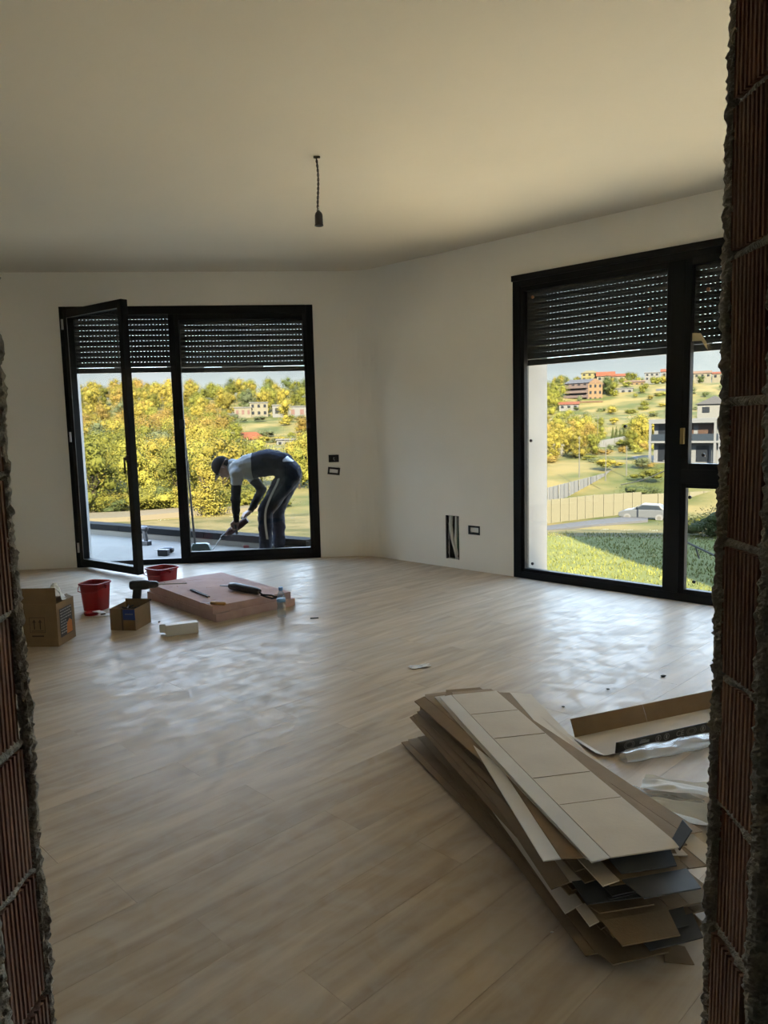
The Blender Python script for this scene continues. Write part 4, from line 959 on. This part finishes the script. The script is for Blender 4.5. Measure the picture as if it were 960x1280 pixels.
a, b_ = pz(239, 738), pz(261, 747); d = b_-a; o = tag(MB().box(0, d.length, -.011, .011, 0, .012).build('steel_file', mat('dark_steel', (.035, .03, .03), .7, spec=.2), M=frame(a, d, Vector((0, 0, 1)).cross(d)), bevel=.002), 'short dark metal file lying on the pink boards', 'file')
a, b_ = pz(259, 755.5), pz(282, 757); d = b_-a; o = empty('chisel', M=frame(a, d, Vector((0, 0, 1)).cross(d))); tag(o, 'chisel with a yellow-brown handle on the pink boards', 'chisel')
MB().tube([(.03, 0, .012), (.04, 0, .014), (d.length*.95, 0, .014), (d.length, 0, .012)], [.010, .0135, .014, .008], 10).build('handle', mat('yellow_handle', (.42, .21, .05), .45), o, smooth=True)
MB().box(-.06, .032, -.007, .007, .008, .012).build('blade', mat('rust_steel', (.22, .09, .05), .5), o)
# ------------------------------------------------------------------ white carton, bottle, scraps
wb_ = empty('white_carton', (-1.50, 4.985, 0), R(24)); tag(wb_, 'narrow white carton lying open-ended in front of the pink boards', 'box')
b = MB(); b.box(0, .215, 0, .002, 0, .075); b.box(0, .215, .063, .065, 0, .075); b.box(0, .215, .002, .063, .073, .075); b.box(0, .215, .002, .063, 0, .002); b.box(.213, .215, .002, .063, .002, .073)
b.build('sleeve', mat('white_card', (.66, .65, .62), .6), wb_)
MB().box(-.002, .0, .004, .061, .002, .072).build('dark_end_plate', mat('end_plate_brown', (.05, .035, .025), .8), wb_, M=Matrix.Translation((.035, 0, 0)))  # dark brown plate set inside the carton's open end
MB().add([(0, .0, .002), (-.035, -.012, .006), (-.035, .045, .004), (0, .062, .002)], [(0, 1, 2, 3)]).build('end_flap', MATS['white_card'], wb_)
MB().add([(0, .064, .01), (0, .064, .07), (-.035, .085, .068), (-.035, .085, .012)], [(0, 1, 2, 3)]).build('end_flap', MATS['white_card'], wb_)
bo = empty('water_bottle', (-.776, 5.44, 0)); tag(bo, 'clear plastic water bottle with a pale blue cap beside the pink boards', 'bottle')
petm = glassmat('pet_plastic', (.86, .92, .96), 1.6, .1, .16)
MB().lathe([(.024, 0), (.031, .004), (.033, .02), (.031, .035), (.033, .05), (.033, .07), (.030, .09), (.033, .11), (.033, .13), (.031, .155), (.022, .185), (.0125, .198), (.0125, .207)], 20).build('body', petm, bo, smooth=True)
MB().lathe([(.0337, .118), (.0337, .142)], 20).build('label', mat('blue_film', (.18, .36, .62), .4), bo, smooth=True)
MB().lathe([(.016, .203), (.016, .224), (.014, .227)], 16).build('cap', mat('cap_blue', (.12, .32, .68), .4), bo, smooth=True, angle=40)
crumple('tissue_scrap', fl(525, 834), R(20), .12, .05, .022, 5.5, paper, 'small torn white paper scrap alone in the middle of the floor', 'paper')
p = fl(393, 773); tag(MB().box(-.03, .03, -.006, .006, 0, .006).build('wood_chip', mat('dark_chip', (.05, .04, .03), .7), M=Rz(R(10), p)), 'small dark chip on the floor right of the water bottle', 'chip')
for (px, py, s, lb) in ((129, 769, .022, 'dark plug on the floor between the bucket and small box'), (187, 751, .02, 'dark plug by the left corner of the pink boards'), (760, 862, .010, 'dark crumb on the floor left of the long tray'), (829, 846, .016, 'thin dark splinter on the floor by the right window'), (199, 778, .014, 'small dark crumb left of the white carton'), (704, 884, .009, 'dark crumb by the far corner of the cardboard stack'), (575, 1005, .006, 'pale crumb left of the cardboard stack'), (690, 1166, .006, 'pale crumb beside the near end of the stack')):
    p = fl(px, py); v = MB(); v.sphere((0, 0, s*.35), (s, s*.5, s*.35), seg=7, ring=5); tag(v.build('crumb', MATS['dark_chip'] if 'dark' in lb else paper, M=Rz(random.uniform(0, 3), p)), lb, 'crumb')
# ------------------------------------------------------------------ flattened cartons
U = Vector((.235, -.972, 0)); V = Vector((.972, .235, 0))
darkprint = mat('dark_print_card', (.035, .035, .036), .55, (.05, .05, .05), 20, spec=.35)
def sheet(loc, rz, panels, L, tilt, curl, label, group=None, ends=(), seed=0, roll=0, far=(), name='cardboard_sheet', cracks=2):
    M = Rz(rz, loc) @ Matrix.Rotation(tilt, 4, 'X') @ Matrix.Rotation(roll, 4, 'Y')
    o = empty(name, M=M); tag(o, label, 'cardboard', group)
    n = 10; t = .0035; x, z = 0.0, 0.0
    tot = sum(p[0] for p in panels); x = -tot/2; rnd = random.Random(seed)
    for i, (w, a, m_, nm) in enumerate(panels):
        b = MB(); ca, sa = math.cos(R(a)), math.sin(R(a)); vs = []
        for k in range(n+1):
            y = -L/2+L*k/n; zz = curl*((2*k/n-1)**2)+.0012*noise.noise(Vector((y*3, seed*3.1, i)))
            ea = rnd.uniform(-.004, .004) if 0 < k < n else 0
            for (u, dz) in ((0.0012, 0), (w-.0012, 0), (w-.0012, -t), (.0012, -t)): vs.append((x+u*ca-dz*sa*0+ (ea if u > .01 else 0)*0, y, z+zz+u*sa+dz))
        fs = [(k*4+j, (k+1)*4+j, (k+1)*4+(j+1) % 4, k*4+(j+1) % 4) for k in range(n) for j in range(4)]+[(3, 2, 1, 0), (n*4, n*4+1, n*4+2, n*4+3)]
        b.add(vs, [f[::-1] for f in fs]); pn = b.build(nm, m_, o)
        if nm == 'main_panel':
            for c in range(cracks):
                y = -L/2+L*(c+1)/(cracks+1)+rnd.uniform(-.05, .05); u0 = (y/L+.5)*2-1
                MB().box(x+.004, x+w-.004, y-.0008, y+.0008, z+curl*u0*u0-.001, z+curl*u0*u0+.0013).build('crease', mat('crease_line', (.24, .19, .13), .9), pn)  # crease line across the panel in one even brown
            for (side, l, a2, m2) in ends:
                ys = side*L/2; c2, s2 = math.cos(R(a2)), math.sin(R(a2)); q = [(0, 0), (0, l)]
                wv = [(x+.006, ys, z+curl), (x+w-.006, ys, z+curl), (x+w-.02, ys+side*l*c2, z+curl+l*s2), (x+.02, ys+side*l*c2, z+curl+l*s2)]
                b3 = MB().add(wv+[(p[0], p[1], p[2]-t) for p in wv], [(0, 1, 2, 3), (7, 6, 5, 4), (0, 4, 5, 1), (1, 5, 6, 2), (2, 6, 7, 3), (3, 7, 4, 0)]); b3.build('end_flap', m2, pn)
        x += w*ca; z += w*sa
    return o
random.seed(31)
base = R(13.6)
NS = 14
ORD = 'first second third fourth fifth sixth seventh eighth ninth tenth eleventh twelfth thirteenth fourteenth'.split()
for k in range(NS):
    u = k/(NS-1); z = .010+.0148*k
    c = Vector((.515, 2.56, 0)) - V*(.035*(1-u)) + V*random.uniform(-.040, .036) + U*random.uniform(-.07, .07) + (Vector((.03, -.02, 0)) if k < 4 else Vector())
    wide = random.choice([(.055, .195, .055, .09), (.05, .20, .055, .06), (.055, .20, .05, .03), (.03, .20, .055, .085)])
    ms = [random.choice([cardm, cardm, cardlight]), random.choice([cardm, cardlight, cardm]), cardm, random.choice([cardm, cardlight])]
    ends = [(-1, random.uniform(.045, .085), random.uniform(-35, 12), random.choice([cardm, darkprint, darkprint, cardm])), (1, random.uniform(.03, .05), random.uniform(-25, 25), cardm)]
    rz = base+R(random.uniform(-5.4, 4.2)+ (2.4*(1-u)))
    sheet((c.x, c.y, z+.004), rz, [(wide[0], random.uniform(4, 22) if k > 2 else 2, ms[0], 'side_flap'), (wide[1], 0, ms[1], 'main_panel'), (wide[2], random.uniform(-8, 4) if k > 3 else 0, ms[2], 'side_flap'), (wide[3], random.uniform(-6, 6) if k > 3 else 0, ms[3], 'outer_flap')], 1.38, R(-2.3*u), random.uniform(-.002, .006),
          ('flattened brown carton in the long stack, '+ORD[k]+' up from the floor') if k > 0 else 'lowest flattened carton of the long cardboard stack, flat on the floor', 'flattened cartons in the stack', ends, seed=k, roll=R(random.uniform(-.35, .35)))
# the sheet spread out to the right under the top one, and the top carton itself
sheet((.522, 2.575, .209), R(6.2), [(.05, 4, cardwhite, 'side_flap'), (.20, 0, cardm, 'main_panel'), (.055, -3, cardm, 'side_flap'), (.10, -5, cardlight, 'outer_flap')], 1.40, R(-2.4), .003, 'brown carton fanned out to the right just under the top of the stack', None, [(1, .04, 6, cardm)], seed=40, cracks=3, roll=R(1.8))
sheet((.50, 2.55, .224), R(12.8), [(.05, 4, cardlight, 'side_flap'), (.20, 0, cardm, 'main_panel'), (.05, -2, cardm, 'side_flap')], 1.38, R(-2.3), .003, 'carton second from the top of the stack with a dark printed end', None, [(-1, .06, -20, darkprint), (1, .05, 8, cardm)], seed=41, roll=R(1.5))
top = sheet((.493, 2.503, .240), R(12.1), [(.054, 6, cardwhite, 'side_flap'), (.207, 0, cardlight, 'main_panel')], 1.37, R(-2.3), .004, 'topmost flattened carton of the stack, pale with a white edge strip', None, [(1, .06, -8, cardm)], seed=42, cracks=4, roll=R(.5))
tb = MB().add([(.118, -.690, .004), (.128, -.640, .004), (.158, -.645, .060), (.148, -.700, .060), (.121, -.690, .002), (.131, -.640, .002), (.161, -.645, .058), (.151, -.700, .058)], [(0, 1, 2, 3), (7, 6, 5, 4), (0, 3, 7, 4), (1, 5, 6, 2), (3, 2, 6, 7)]).build('corner_tab', darkprint, top)
MB().add([(.1265, -.685, .010), (.1345, -.650, .010), (.143, -.653, .030), (.135, -.691, .030)], [(0, 1, 2, 3)]).build('tab_print', mat('tab_print', (.22, .18, .08), .6), tb, M=Matrix.Translation((-.001, -.0012, 0)))
p = fl(845, 1196); tn = MB().prism([(-.035, -.03), (.04, -.025), (.03, .04), (-.03, .045), (-.036, .02), (-.028, .005)], 0, .004); tag(tn.build('torn_cardboard', cardm, M=Rz(R(-10), (p.x, p.y, .001)) @ Matrix.Rotation(R(4), 4, 'Y')), 'small torn cardboard piece on the floor at the near end of the stack', 'cardboard')
# ------------------------------------------------------------------ long open tray with the printed strip, plastic sleeve and film
ty = empty('carton_tray', (.858, 3.083, .004), R(22)); tag(ty, 'long open carton tray with a dark printed side strip', 'carton')
MB().box(.0, 1.30, -.10, .10, 0, .0035).build('bottom', cardlight, ty)
bw = MB()
for (x0, x1) in ((.0, .40), (.404, 1.30)):
    MB().add([(x0, .10, 0), (x1, .10, 0), (x1, .135, .074), (x0, .135, .074), (x0, .104, 0), (x1, .104, 0), (x1, .139, .074), (x0, .139, .074)], [(0, 1, 2, 3), (5, 4, 7, 6), (3, 2, 6, 7), (0, 3, 7, 4), (1, 5, 6, 2)]).build('back_side', cardm, ty)
fs_ = MB().add([(.055, -.10, 0), (1.30, -.10, 0), (1.30, -.105, .05), (.055, -.105, .05), (.055, -.097, 0), (1.30, -.097, 0), (1.30, -.102, .05), (.055, -.102, .05)], [(0, 3, 2, 1), (4, 5, 6, 7), (3, 7, 6, 2), (0, 4, 7, 3), (1, 2, 6, 5)]).build('printed_strip', darkprint, ty)
white_ink = mat('white_ink', (.34, .34, .33), .6)
def strip_M(x): return frame((x, -.1032, .026), (1, 0, 0), (0, -.1, 1))
text('print_mark', 'CE', .036, white_ink, fs_, strip_M(.40))
for x in (.125, .205, .28, .325, .465, .53, .66, .74):
    b = MB()
    if x in (.205, .66):
        b.box(-.026, .026, -.006, .006, 0, .0004); b.box(-.02, .008, .008, .011, 0, .0004)
    elif x in (.125, .465):
        for r_ in (.012, .018): b.add([((r_+.0015*s)*math.cos(k*.785)*1.5, (r_+.0015*s)*math.sin(k*.785), .0003) for s in (0, 1) for k in range(8)], [(k, (k+1) % 8, 8+(k+1) % 8, 8+k) for k in range(8)])
    else:
        b.add([(r_*math.cos(k*.5236), r_*math.sin(k*.5236), .0003) for r_ in (.013, .0155) for k in range(12)], [(k, (k+1) % 12, 12+(k+1) % 12, 12+k) for k in range(12)]); b.box(-.004, .004, -.008, .008, 0, .0004)
    b.build('print_mark', white_ink, fs_, M=strip_M(x))
MB().add([(.0, -.10, .0035), (.0, .10, .0035), (-.04, .13, .022), (-.035, -.085, .016), (.0, -.10, .0), (.0, .10, .0), (-.04, .13, .0185), (-.035, -.085, .0125)], [(0, 1, 2, 3), (7, 6, 5, 4), (3, 2, 6, 7), (0, 3, 7, 4), (1, 5, 6, 2)]).build('end_flap', cardwhite, ty)
MB().add([(.0, -.10, .0035), (.05, -.10, .0035), (.045, -.118, .012), (.0, -.115, .010)], [(0, 3, 2, 1)]).build('front_tab', cardlight, ty)
film = glassmat('clear_film', (.93, .92, .90), .9, .2, .30); film2 = mat('white_foam_film', (.74, .72, .67), .6, translucent=.35, spec=.3)
def film_obj(name, pts_fn, nu, nv, m, M, label, cat='film'):
    vs = [pts_fn(i/nu, j/nv) for i in range(nu+1) for j in range(nv+1)]
    fs = [(i*(nv+1)+j, (i+1)*(nv+1)+j, (i+1)*(nv+1)+j+1, i*(nv+1)+j+1) for i in range(nu) for j in range(nv)]
    return tag(MB().add(vs, fs).build(name, m, smooth=True, M=M), label, cat)
def sleeve(u, v):
    x = .0+1.25*u; t = v*2*math.pi; w = .055*(1-.5*math.exp(-u*14)); n_ = noise.noise(Vector((u*14, math.cos(t)*1.2, math.sin(t)*1.2)))
    return (x, w*math.cos(t)*(1+.18*n_), max(.003, .022+.019*math.sin(t)*(1+.6*n_)))
film_obj('plastic_sleeve', sleeve, 60, 20, film, Rz(R(20), (.955, 2.935, 0)), 'clear crinkled plastic sleeve lying along the printed tray', 'plastic sleeve')
def fold(seed, w, d, h):
    def fn(u, v):
        n_ = noise.noise(Vector((u*2.2+seed, v*3.1, seed))); k = noise.noise(Vector((u*6, v*7+seed, 3)))
        return ((u-.5)*w, (v-.5)*d+.02*n_, max(.002, h*(.5+.5*math.sin(v*math.pi*1.5+seed))*(.5+.6*u)+.02*n_+.008*k+h*.3))
    return fn
film_obj('plastic_film', fold(1.0, .40, .15, .05), 22, 18, film2, Rz(R(-26), (1.14, 2.63, 0)), 'white plastic film folded upright next to the right jamb')
film_obj('plastic_film', fold(2.6, .42, .12, .04), 22, 18, film2, Rz(R(-24), (1.08, 2.46, 0)), 'lower twist of white plastic film between the stack and the right jamb')
film_obj('plastic_film', fold(4.1, .26, .12, .018), 18, 14, film, Rz(R(-30), (1.0, 2.60, 0)), 'thin clear plastic scrap under the white film')
# ------------------------------------------------------------------ worker bending over on the terrace
from mathutils.bvhtree import BVHTree
PD = 8.47
def bp_(px, py, dy=0.0): 
    p = at(px, py, PD); return Vector((p.x, PD+dy, p.z))
SK, GREY, NAVY, TRO, SLV, SHOE = range(6)
caps = []
def capsule(a, ra, b, rb, m): caps.append((Vector(a), ra, Vector(b), rb, m))
for s in (-1, 1):
    capsule(bp_(361, 589, s*.085), .128, bp_(352, 582, s*.08), .135, TRO)
    capsule(bp_(352, 580, s*.075), .135, bp_(334, 578, s*.085), .150, NAVY)
    capsule(bp_(334, 578, s*.085), .150, bp_(313, 583, s*.10), .140, NAVY)
    capsule(bp_(313, 583, s*.10), .138, bp_(299, 586, s*.12), .098, GREY)
    capsule(bp_(300, 586, s*.12), .095, bp_(299, 590, s*.185), .078, GREY)
    hipp = bp_(362, 594, s*.085)
    knee = bp_(334 if s < 0 else 345, 637, s*.11); ank = bp_(334 if s < 0 else 347, 682, s*.125)
    capsule(hipp, .135, hipp.lerp(knee, .45), .112, TRO); capsule(hipp.lerp(knee, .45), .112, knee, .088, TRO)
    capsule(knee, .088, knee.lerp(ank, .5), .080, TRO); capsule(knee.lerp(ank, .5), .080, ank, .070, TRO)
    heel = Vector((ank.x+.03, ank.y, TZ+.045)); toe = Vector((ank.x-.17, ank.y-.01, TZ+.036))
    capsule(heel, .043, toe, .036, SHOE); capsule(heel+Vector((-.05, 0, .03)), .045, toe.lerp(heel, .4), .042, SHOE)
capsule(bp_(300, 585), .10, bp_(290, 582), .075, GREY); capsule(bp_(290, 582), .058, bp_(282, 583), .055, SK)
# head: crown points left, face looks down
hc = bp_(277.5, 583); hup = Vector((-.90, 0, .43)).normalized(); hfw = Vector((-.43, 0, -.90)).normalized(); hs = Vector((0, 1, 0))
capsule(hc+hup*.025-hfw*.012, .092, hc+hup*.005+hfw*.012, .088, SK)
capsule(hc-hup*.06+hfw*.045, .055, hc-hup*.085+hfw*.055, .040, SK)
capsule(hc-hup*.02+hfw*.09, .014, hc-hup*.045+hfw*.108, .016, SK)
capsule(hc-hup*.07+hfw*.092-hs*.015, .009, hc-hup*.07+hfw*.092+hs*.015, .009, SK)
for s in (-1, 1): capsule(hc-hup*.015+hs*s*.088, .014, hc-hup*.045+hs*s*.090-hfw*.008, .011, SK)
# arms
nsh, nel, nwr = bp_(300, 593, -.19), bp_(299, 622, -.20), bp_(299, 647, -.16)
fsh, fel, fwr = bp_(306, 592, .19), bp_(324, 614, .20), bp_(312, 639, .10)
for sh, el, wr in ((nsh, nel, nwr), (fsh, fel, fwr)):
    capsule(sh, .072, sh.lerp(el, .30), .066, GREY); capsule(sh.lerp(el, .30), .062, el, .053, SLV); capsule(el, .053, el.lerp(wr, .4), .049, SLV); capsule(el.lerp(wr, .4), .049, wr, .036, SLV)
# the tool's grips, which the hands close on
g_near = bp_(296.5, 656, -.13); g_far = bp_(306, 645.5, .06)
tool_ax = (bp_(281, 669)-bp_(312, 648)).normalized()
def hand(wr, grip, axis, side):
    d = (grip-wr).normalized(); ax = (axis-d*axis.dot(d)).normalized(); n_ = d.cross(ax).normalized()*side
    palm0 = wr+d*.02; palm1 = grip-d*.005+n_*.022
    for k in (-1, -.33, .33, 1): capsule(palm0+ax*k*.016, .020, palm1+ax*k*.028, .0155, SK)
    for k, ln in zip((-1.15, -.4, .35, 1.1), (.85, 1.0, .96, .78)):
        a = palm1+ax*k*.026+d*.010; b = a+(d*.030-n_*.010)*ln; c = b+(-n_*.030+d*.004)*ln; e = c+(-n_*.010-d*.020)*ln
        capsule(a, .0105, b, .010, SK); capsule(b, .010, c, .0092, SK); capsule(c, .0092, e, .0082, SK)
    t0 = palm0.lerp(palm1, .35)+ax*.028; t1 = t0+ax*.022+d*.022-n_*.012; t2 = t1+d*.02-n_*.022-ax*.006
    capsule(t0, .0135, t1, .0115, SK); capsule(t1, .0115, t2, .0095, SK)
hand(nwr, g_near, tool_ax, 1); hand(fwr, g_far, tool_ax, -1)
bm_ = MB()
for a, ra, b, rb, m_ in caps:
    d = b-a; L = d.length; M = d.to_track_quat('Z', 'Y').to_matrix().to_4x4() if L > 1e-6 else Matrix(); M.translation = a
    prof = []
    for k in range(6): t = -math.pi/2+math.pi/2*k/5; prof.append((max(.0005, ra*math.cos(t)), ra*math.sin(t)))
    for k in range(6): t = math.pi/2*k/5; prof.append((max(.0005, rb*math.cos(t)), L+rb*math.sin(t)))
    bm_.lathe(prof, 16, M)
tmp = bm_.build('tmp_body', barkm)
rm = tmp.modifiers.new('remesh', 'REMESH'); rm.mode = 'VOXEL'; rm.voxel_size = .0075
smo = tmp.modifiers.new('smooth', 'SMOOTH'); smo.factor = .5; smo.iterations = 3
dg = bpy.context.evaluated_depsgraph_get(); dg.update()
me = bpy.data.meshes.new_from_object(tmp.evaluated_get(dg)); bpy.data.objects.remove(tmp)
# cloth folds: gentle ridges on the clothed parts
origin = Vector((bp_(340, 689).x, PD, TZ))
skin = mat('skin', (.23, .125, .085), .55); greyc = mat('grey_shirt', (.26, .26, .25), .9, (.22, .22, .215), 14, spec=.1); navyc = mat('navy_cloth', (.014, .018, .030), .9, (.010, .013, .022), 12, spec=.06)
troc = mat('navy_trousers', (.013, .018, .033), .85, (.009, .012, .022), 9, spec=.08); slvc = mat('black_sleeve', (.010, .011, .012), .9, spec=.06); shoec = mat('dusty_shoe', (.07, .065, .06), .8)
xg = bp_(318.5, 580).x
def nearest(p):
    best = None
    for a, ra, b, rb, m_ in caps:
        d = b-a; l2 = d.length_squared; t = max(0, min(1, (p-a).dot(d)/l2)) if l2 > 0 else 0
        q = (p-(a+d*t)).length-(ra+(rb-ra)*t)
        if best is None or q < best[0]: best = (q, m_)
    return best[1]
me.materials.clear()
for mm2 in (skin, greyc, navyc, troc, slvc, shoec): me.materials.append(mm2)
mi = []
for pgn in me.polygons:
    c = pgn.center; k = nearest(c)
    if k in (GREY, NAVY): k = GREY if c.x+.10*(c.z-1.0) < xg else NAVY
    if k == GREY and c.x > xg: k = NAVY
    mi.append(k)
nrm = [v.normal.copy() for v in me.vertices]; vk = {}
for pgn in me.polygons:
    for vi in pgn.vertices: vk[vi] = mi[pgn.index]
for v in me.vertices:
    if vk.get(v.index, 0) in (GREY, NAVY, TRO, SLV):
        q = v.co; f_ = noise.noise(Vector((q.x*11, q.y*9, q.z*15)))*.010+noise.noise(Vector((q.x*25+3, q.y*20, q.z*30)))*.004
        v.co = q+nrm[v.index]*f_
me.polygons.foreach_set('material_index', mi); me.polygons.foreach_set('use_smooth', [True]*len(me.polygons))
me.transform(Matrix.Translation(-origin)); me.update()
per = empty('person', origin); tag(per, 'worker in a grey and navy top and striped dark trousers bending over with a drill', 'person')
body = inst('body', me, per)
bvh = BVHTree.FromPolygons([v.co+origin for v in me.vertices], [tuple(p.vertices) for p in me.polygons])
def on_body(px, py, off=.006):
    d = ray(px, py).normalized(); h_ = bvh.ray_cast(Vector((0, 0, EYE)), d)
    return (h_[0]-origin+h_[1]*off) if h_[0] else None
stripe = [(349, 598), (346.5, 605), (343, 612), (339, 620), (335.5, 628), (332.8, 636), (331.6, 644), (331.6, 652), (332.4, 660), (333.4, 668), (334.2, 674)]
vs = []; 
for (px, py) in stripe:
    a = on_body(px-1.25, py); b = on_body(px+1.25, py)
    if a and b: vs += [a, b]
st = MB().add(vs, [(2*k, 2*k+1, 2*k+3, 2*k+2) for k in range(len(vs)//2-1)]).build('trouser_stripe', mat('stripe_white', (.50, .50, .49), .8), per)
so = st.modifiers.new('thick', 'SOLIDIFY'); so.thickness = .004
grid = []; ok = True
for i in range(6):
    for j in range(4):
        px = 353.5+i*2.6; py = 577.5-max(0, 1-abs(i-2.0)/3.4)*7.0*(j/3); q = on_body(px, py, .008); grid.append(q)
if all(grid):
    w_ = MB().add(grid, [(i*4+j, (i+1)*4+j, (i+1)*4+j+1, i*4+j+1) for i in range(5) for j in range(3)]).build('shirt_tail', mat('shirt_tail', (.55, .58, .62), .8), per, smooth=True); w_.modifiers.new('thick', 'SOLIDIFY').thickness = .004
# cap with brim
cm = MB(); H = hc-origin; seg, ring = 20, 8; vs = []
for i in range(ring+1):
    ph = math.pi/2*i/ring*1.12
    for k in range(seg):
        t = 2*math.pi*k/seg; r_ = .104*math.sin(ph); vs.append(H+hup*(.012+.108*math.cos(ph))+hfw*(r_*math.cos(t)*1.10-.002)+hs*r_*math.sin(t))
fs = [(i*seg+k, i*seg+(k+1) % seg, (i+1)*seg+(k+1) % seg, (i+1)*seg+k) for i in range(ring) for k in range(seg)]
capm = mat('black_cap', (.012, .011, .011), .9, spec=.06)
cp = cm.add(vs, fs).build('cap', capm, per, smooth=True); cp.modifiers.new('thick', 'SOLIDIFY').thickness = .005
vs = []
for k in range(9):
    t = -1.1+2.2*k/8; vs += [H+hup*.015+hfw*.105*math.cos(t)*1.05+hs*.1*math.sin(t), H+hup*(.004)+hfw*(.105+.075*math.cos(t))*1.0+hs*.105*math.sin(t)]
br = MB().add(vs, [(2*k, 2*k+1, 2*k+3, 2*k+2) for k in range(8)]).build('brim', capm, cp, smooth=True); br.modifiers.new('thick', 'SOLIDIFY').thickness = .005
for s in (-1, 1): MB().sphere(H-hup*.012+hfw*.083+hs*s*.033, .013, seg=10, ring=6).build('eye', mat('eye_white', (.5, .48, .45), .3), per)
vs = []
for k in range(15):   # short dark hair below the cap at the nape
    t = math.pi*(.62+.76*k/14)
    for u in (0, 1): vs.append(H-hup*(.018+.045*u)+(hfw*math.cos(t)*1.08+hs*math.sin(t))*(.099-.012*u))
MB().add(vs, [(2*k, 2*k+1, 2*k+3, 2*k+2) for k in range(14)]).build('hair', mat('dark_hair', (.012, .009, .007), .9, spec=.05), per, smooth=True)
# hammer drill in the hands
ta = bp_(283, 667.5, -.03); tb_ = bp_(313, 647, -.03); o = empty('hammer_drill', ta); tag(o, 'dark hammer drill with a long bit held down to the terrace by the worker', 'drill')
ax = (tb_-ta).normalized()
MB().tube([Vector(), ax*.03, ax*.07, ax*.2, ax*.30], [.02, .034, .042, .044, .032], 14).build('housing', mat('dark_red_tool', (.045, .016, .013), .6, spec=.15), o, smooth=True, angle=40)
MB().tube([ax*.0, -ax*.05, -ax*.07], [.022, .02, .012], 12).build('chuck', rubber, o, smooth=True)
bit_end = at(266.7, 687.2, PD); bit_end = Vector((bit_end.x, PD-.06, max(bit_end.z, TZ+.003)))
MB().tube([-ax*.07, bit_end-ta], .0055, 8).build('bit', steel, o)
MB().tube([g_near-ta+Vector((0, 0, .045)), g_near-ta, g_near-ta-Vector((-.02, 0, .09))], [.015, .016, .014], 10).build('side_handle', rubber, o, smooth=True)
MB().tube([ax*.12, g_near-ta], .014, 8).build('handle_clamp', rubber, o)
MB().tube([g_far-ta+ax*.06, g_far-ta-ax*.06], .017, 10).build('rear_grip', rubber, o, smooth=True); MB().tube([g_far-ta, ax*.22], .02, 8).build('grip_neck', rubber, o)
# ------------------------------------------------------------------ other things on the terrace
p0 = fl(252, 691, TZ); p1 = at(230.5, 541, p0.y-.22)
o = empty('broom', p0); tag(o, 'broom with a long dark stick and green head leaning by the mullion outside', 'broom')
s0 = at(244, 683, p0.y)-p0
MB().tube([s0, p1-p0], .012, 8).build('stick', mat('dark_stick', (.05, .045, .04), .6), o)
gh = mat('green_plastic', (.045, .075, .062), .5)
MB().prism([(-.13, .03), (.12, .03), (.09, .105), (.06, .115), (-.09, .115)], -.04, .04, Matrix.Rotation(R(90), 4, 'X')).build('head', gh, o, bevel=.01)
b = MB()
for k in range(60): x = -.125+.245*random.random(); y = random.uniform(-.038, .038); b.tube([(x, y, .035), (x*1.05, y*1.1, .003)], .004, 4)
b.build('bristles', mat('bristle', (.035, .05, .045), .8), o)
p = fl(197, 696, TZ); o = drill('cordless_driver', Matrix.Translation((p.x, p.y+.05, TZ+.037)) @ Matrix.Rotation(R(168), 4, 'Z') @ Matrix.Rotation(R(90), 4, 'X'), 'black cordless driver lying on its side on the terrace by the open leaf', .05)
p = fl(180, 681, TZ); o = drill('cordless_driver', Rz(R(150), (p.x, p.y, TZ)), 'black cordless driver standing on the terrace behind the open leaf', .04)
p = fl(314, 684.5, TZ); tag(MB().box(-.09, .10, -.02, .02, 0, .03).build('red_level', mat('red_dark', (.19, .02, .025), .5), M=Rz(R(-4), p), bevel=.004), 'short red level lying on the terrace behind the drill', 'level')
p = fl(286, 689.5, TZ); tag(MB().box(-.03, .03, -.012, .012, 0, .012).build('offcut', darkplast, M=Rz(R(12), p)), 'small dark offcut on the terrace between broom and worker', 'offcut')
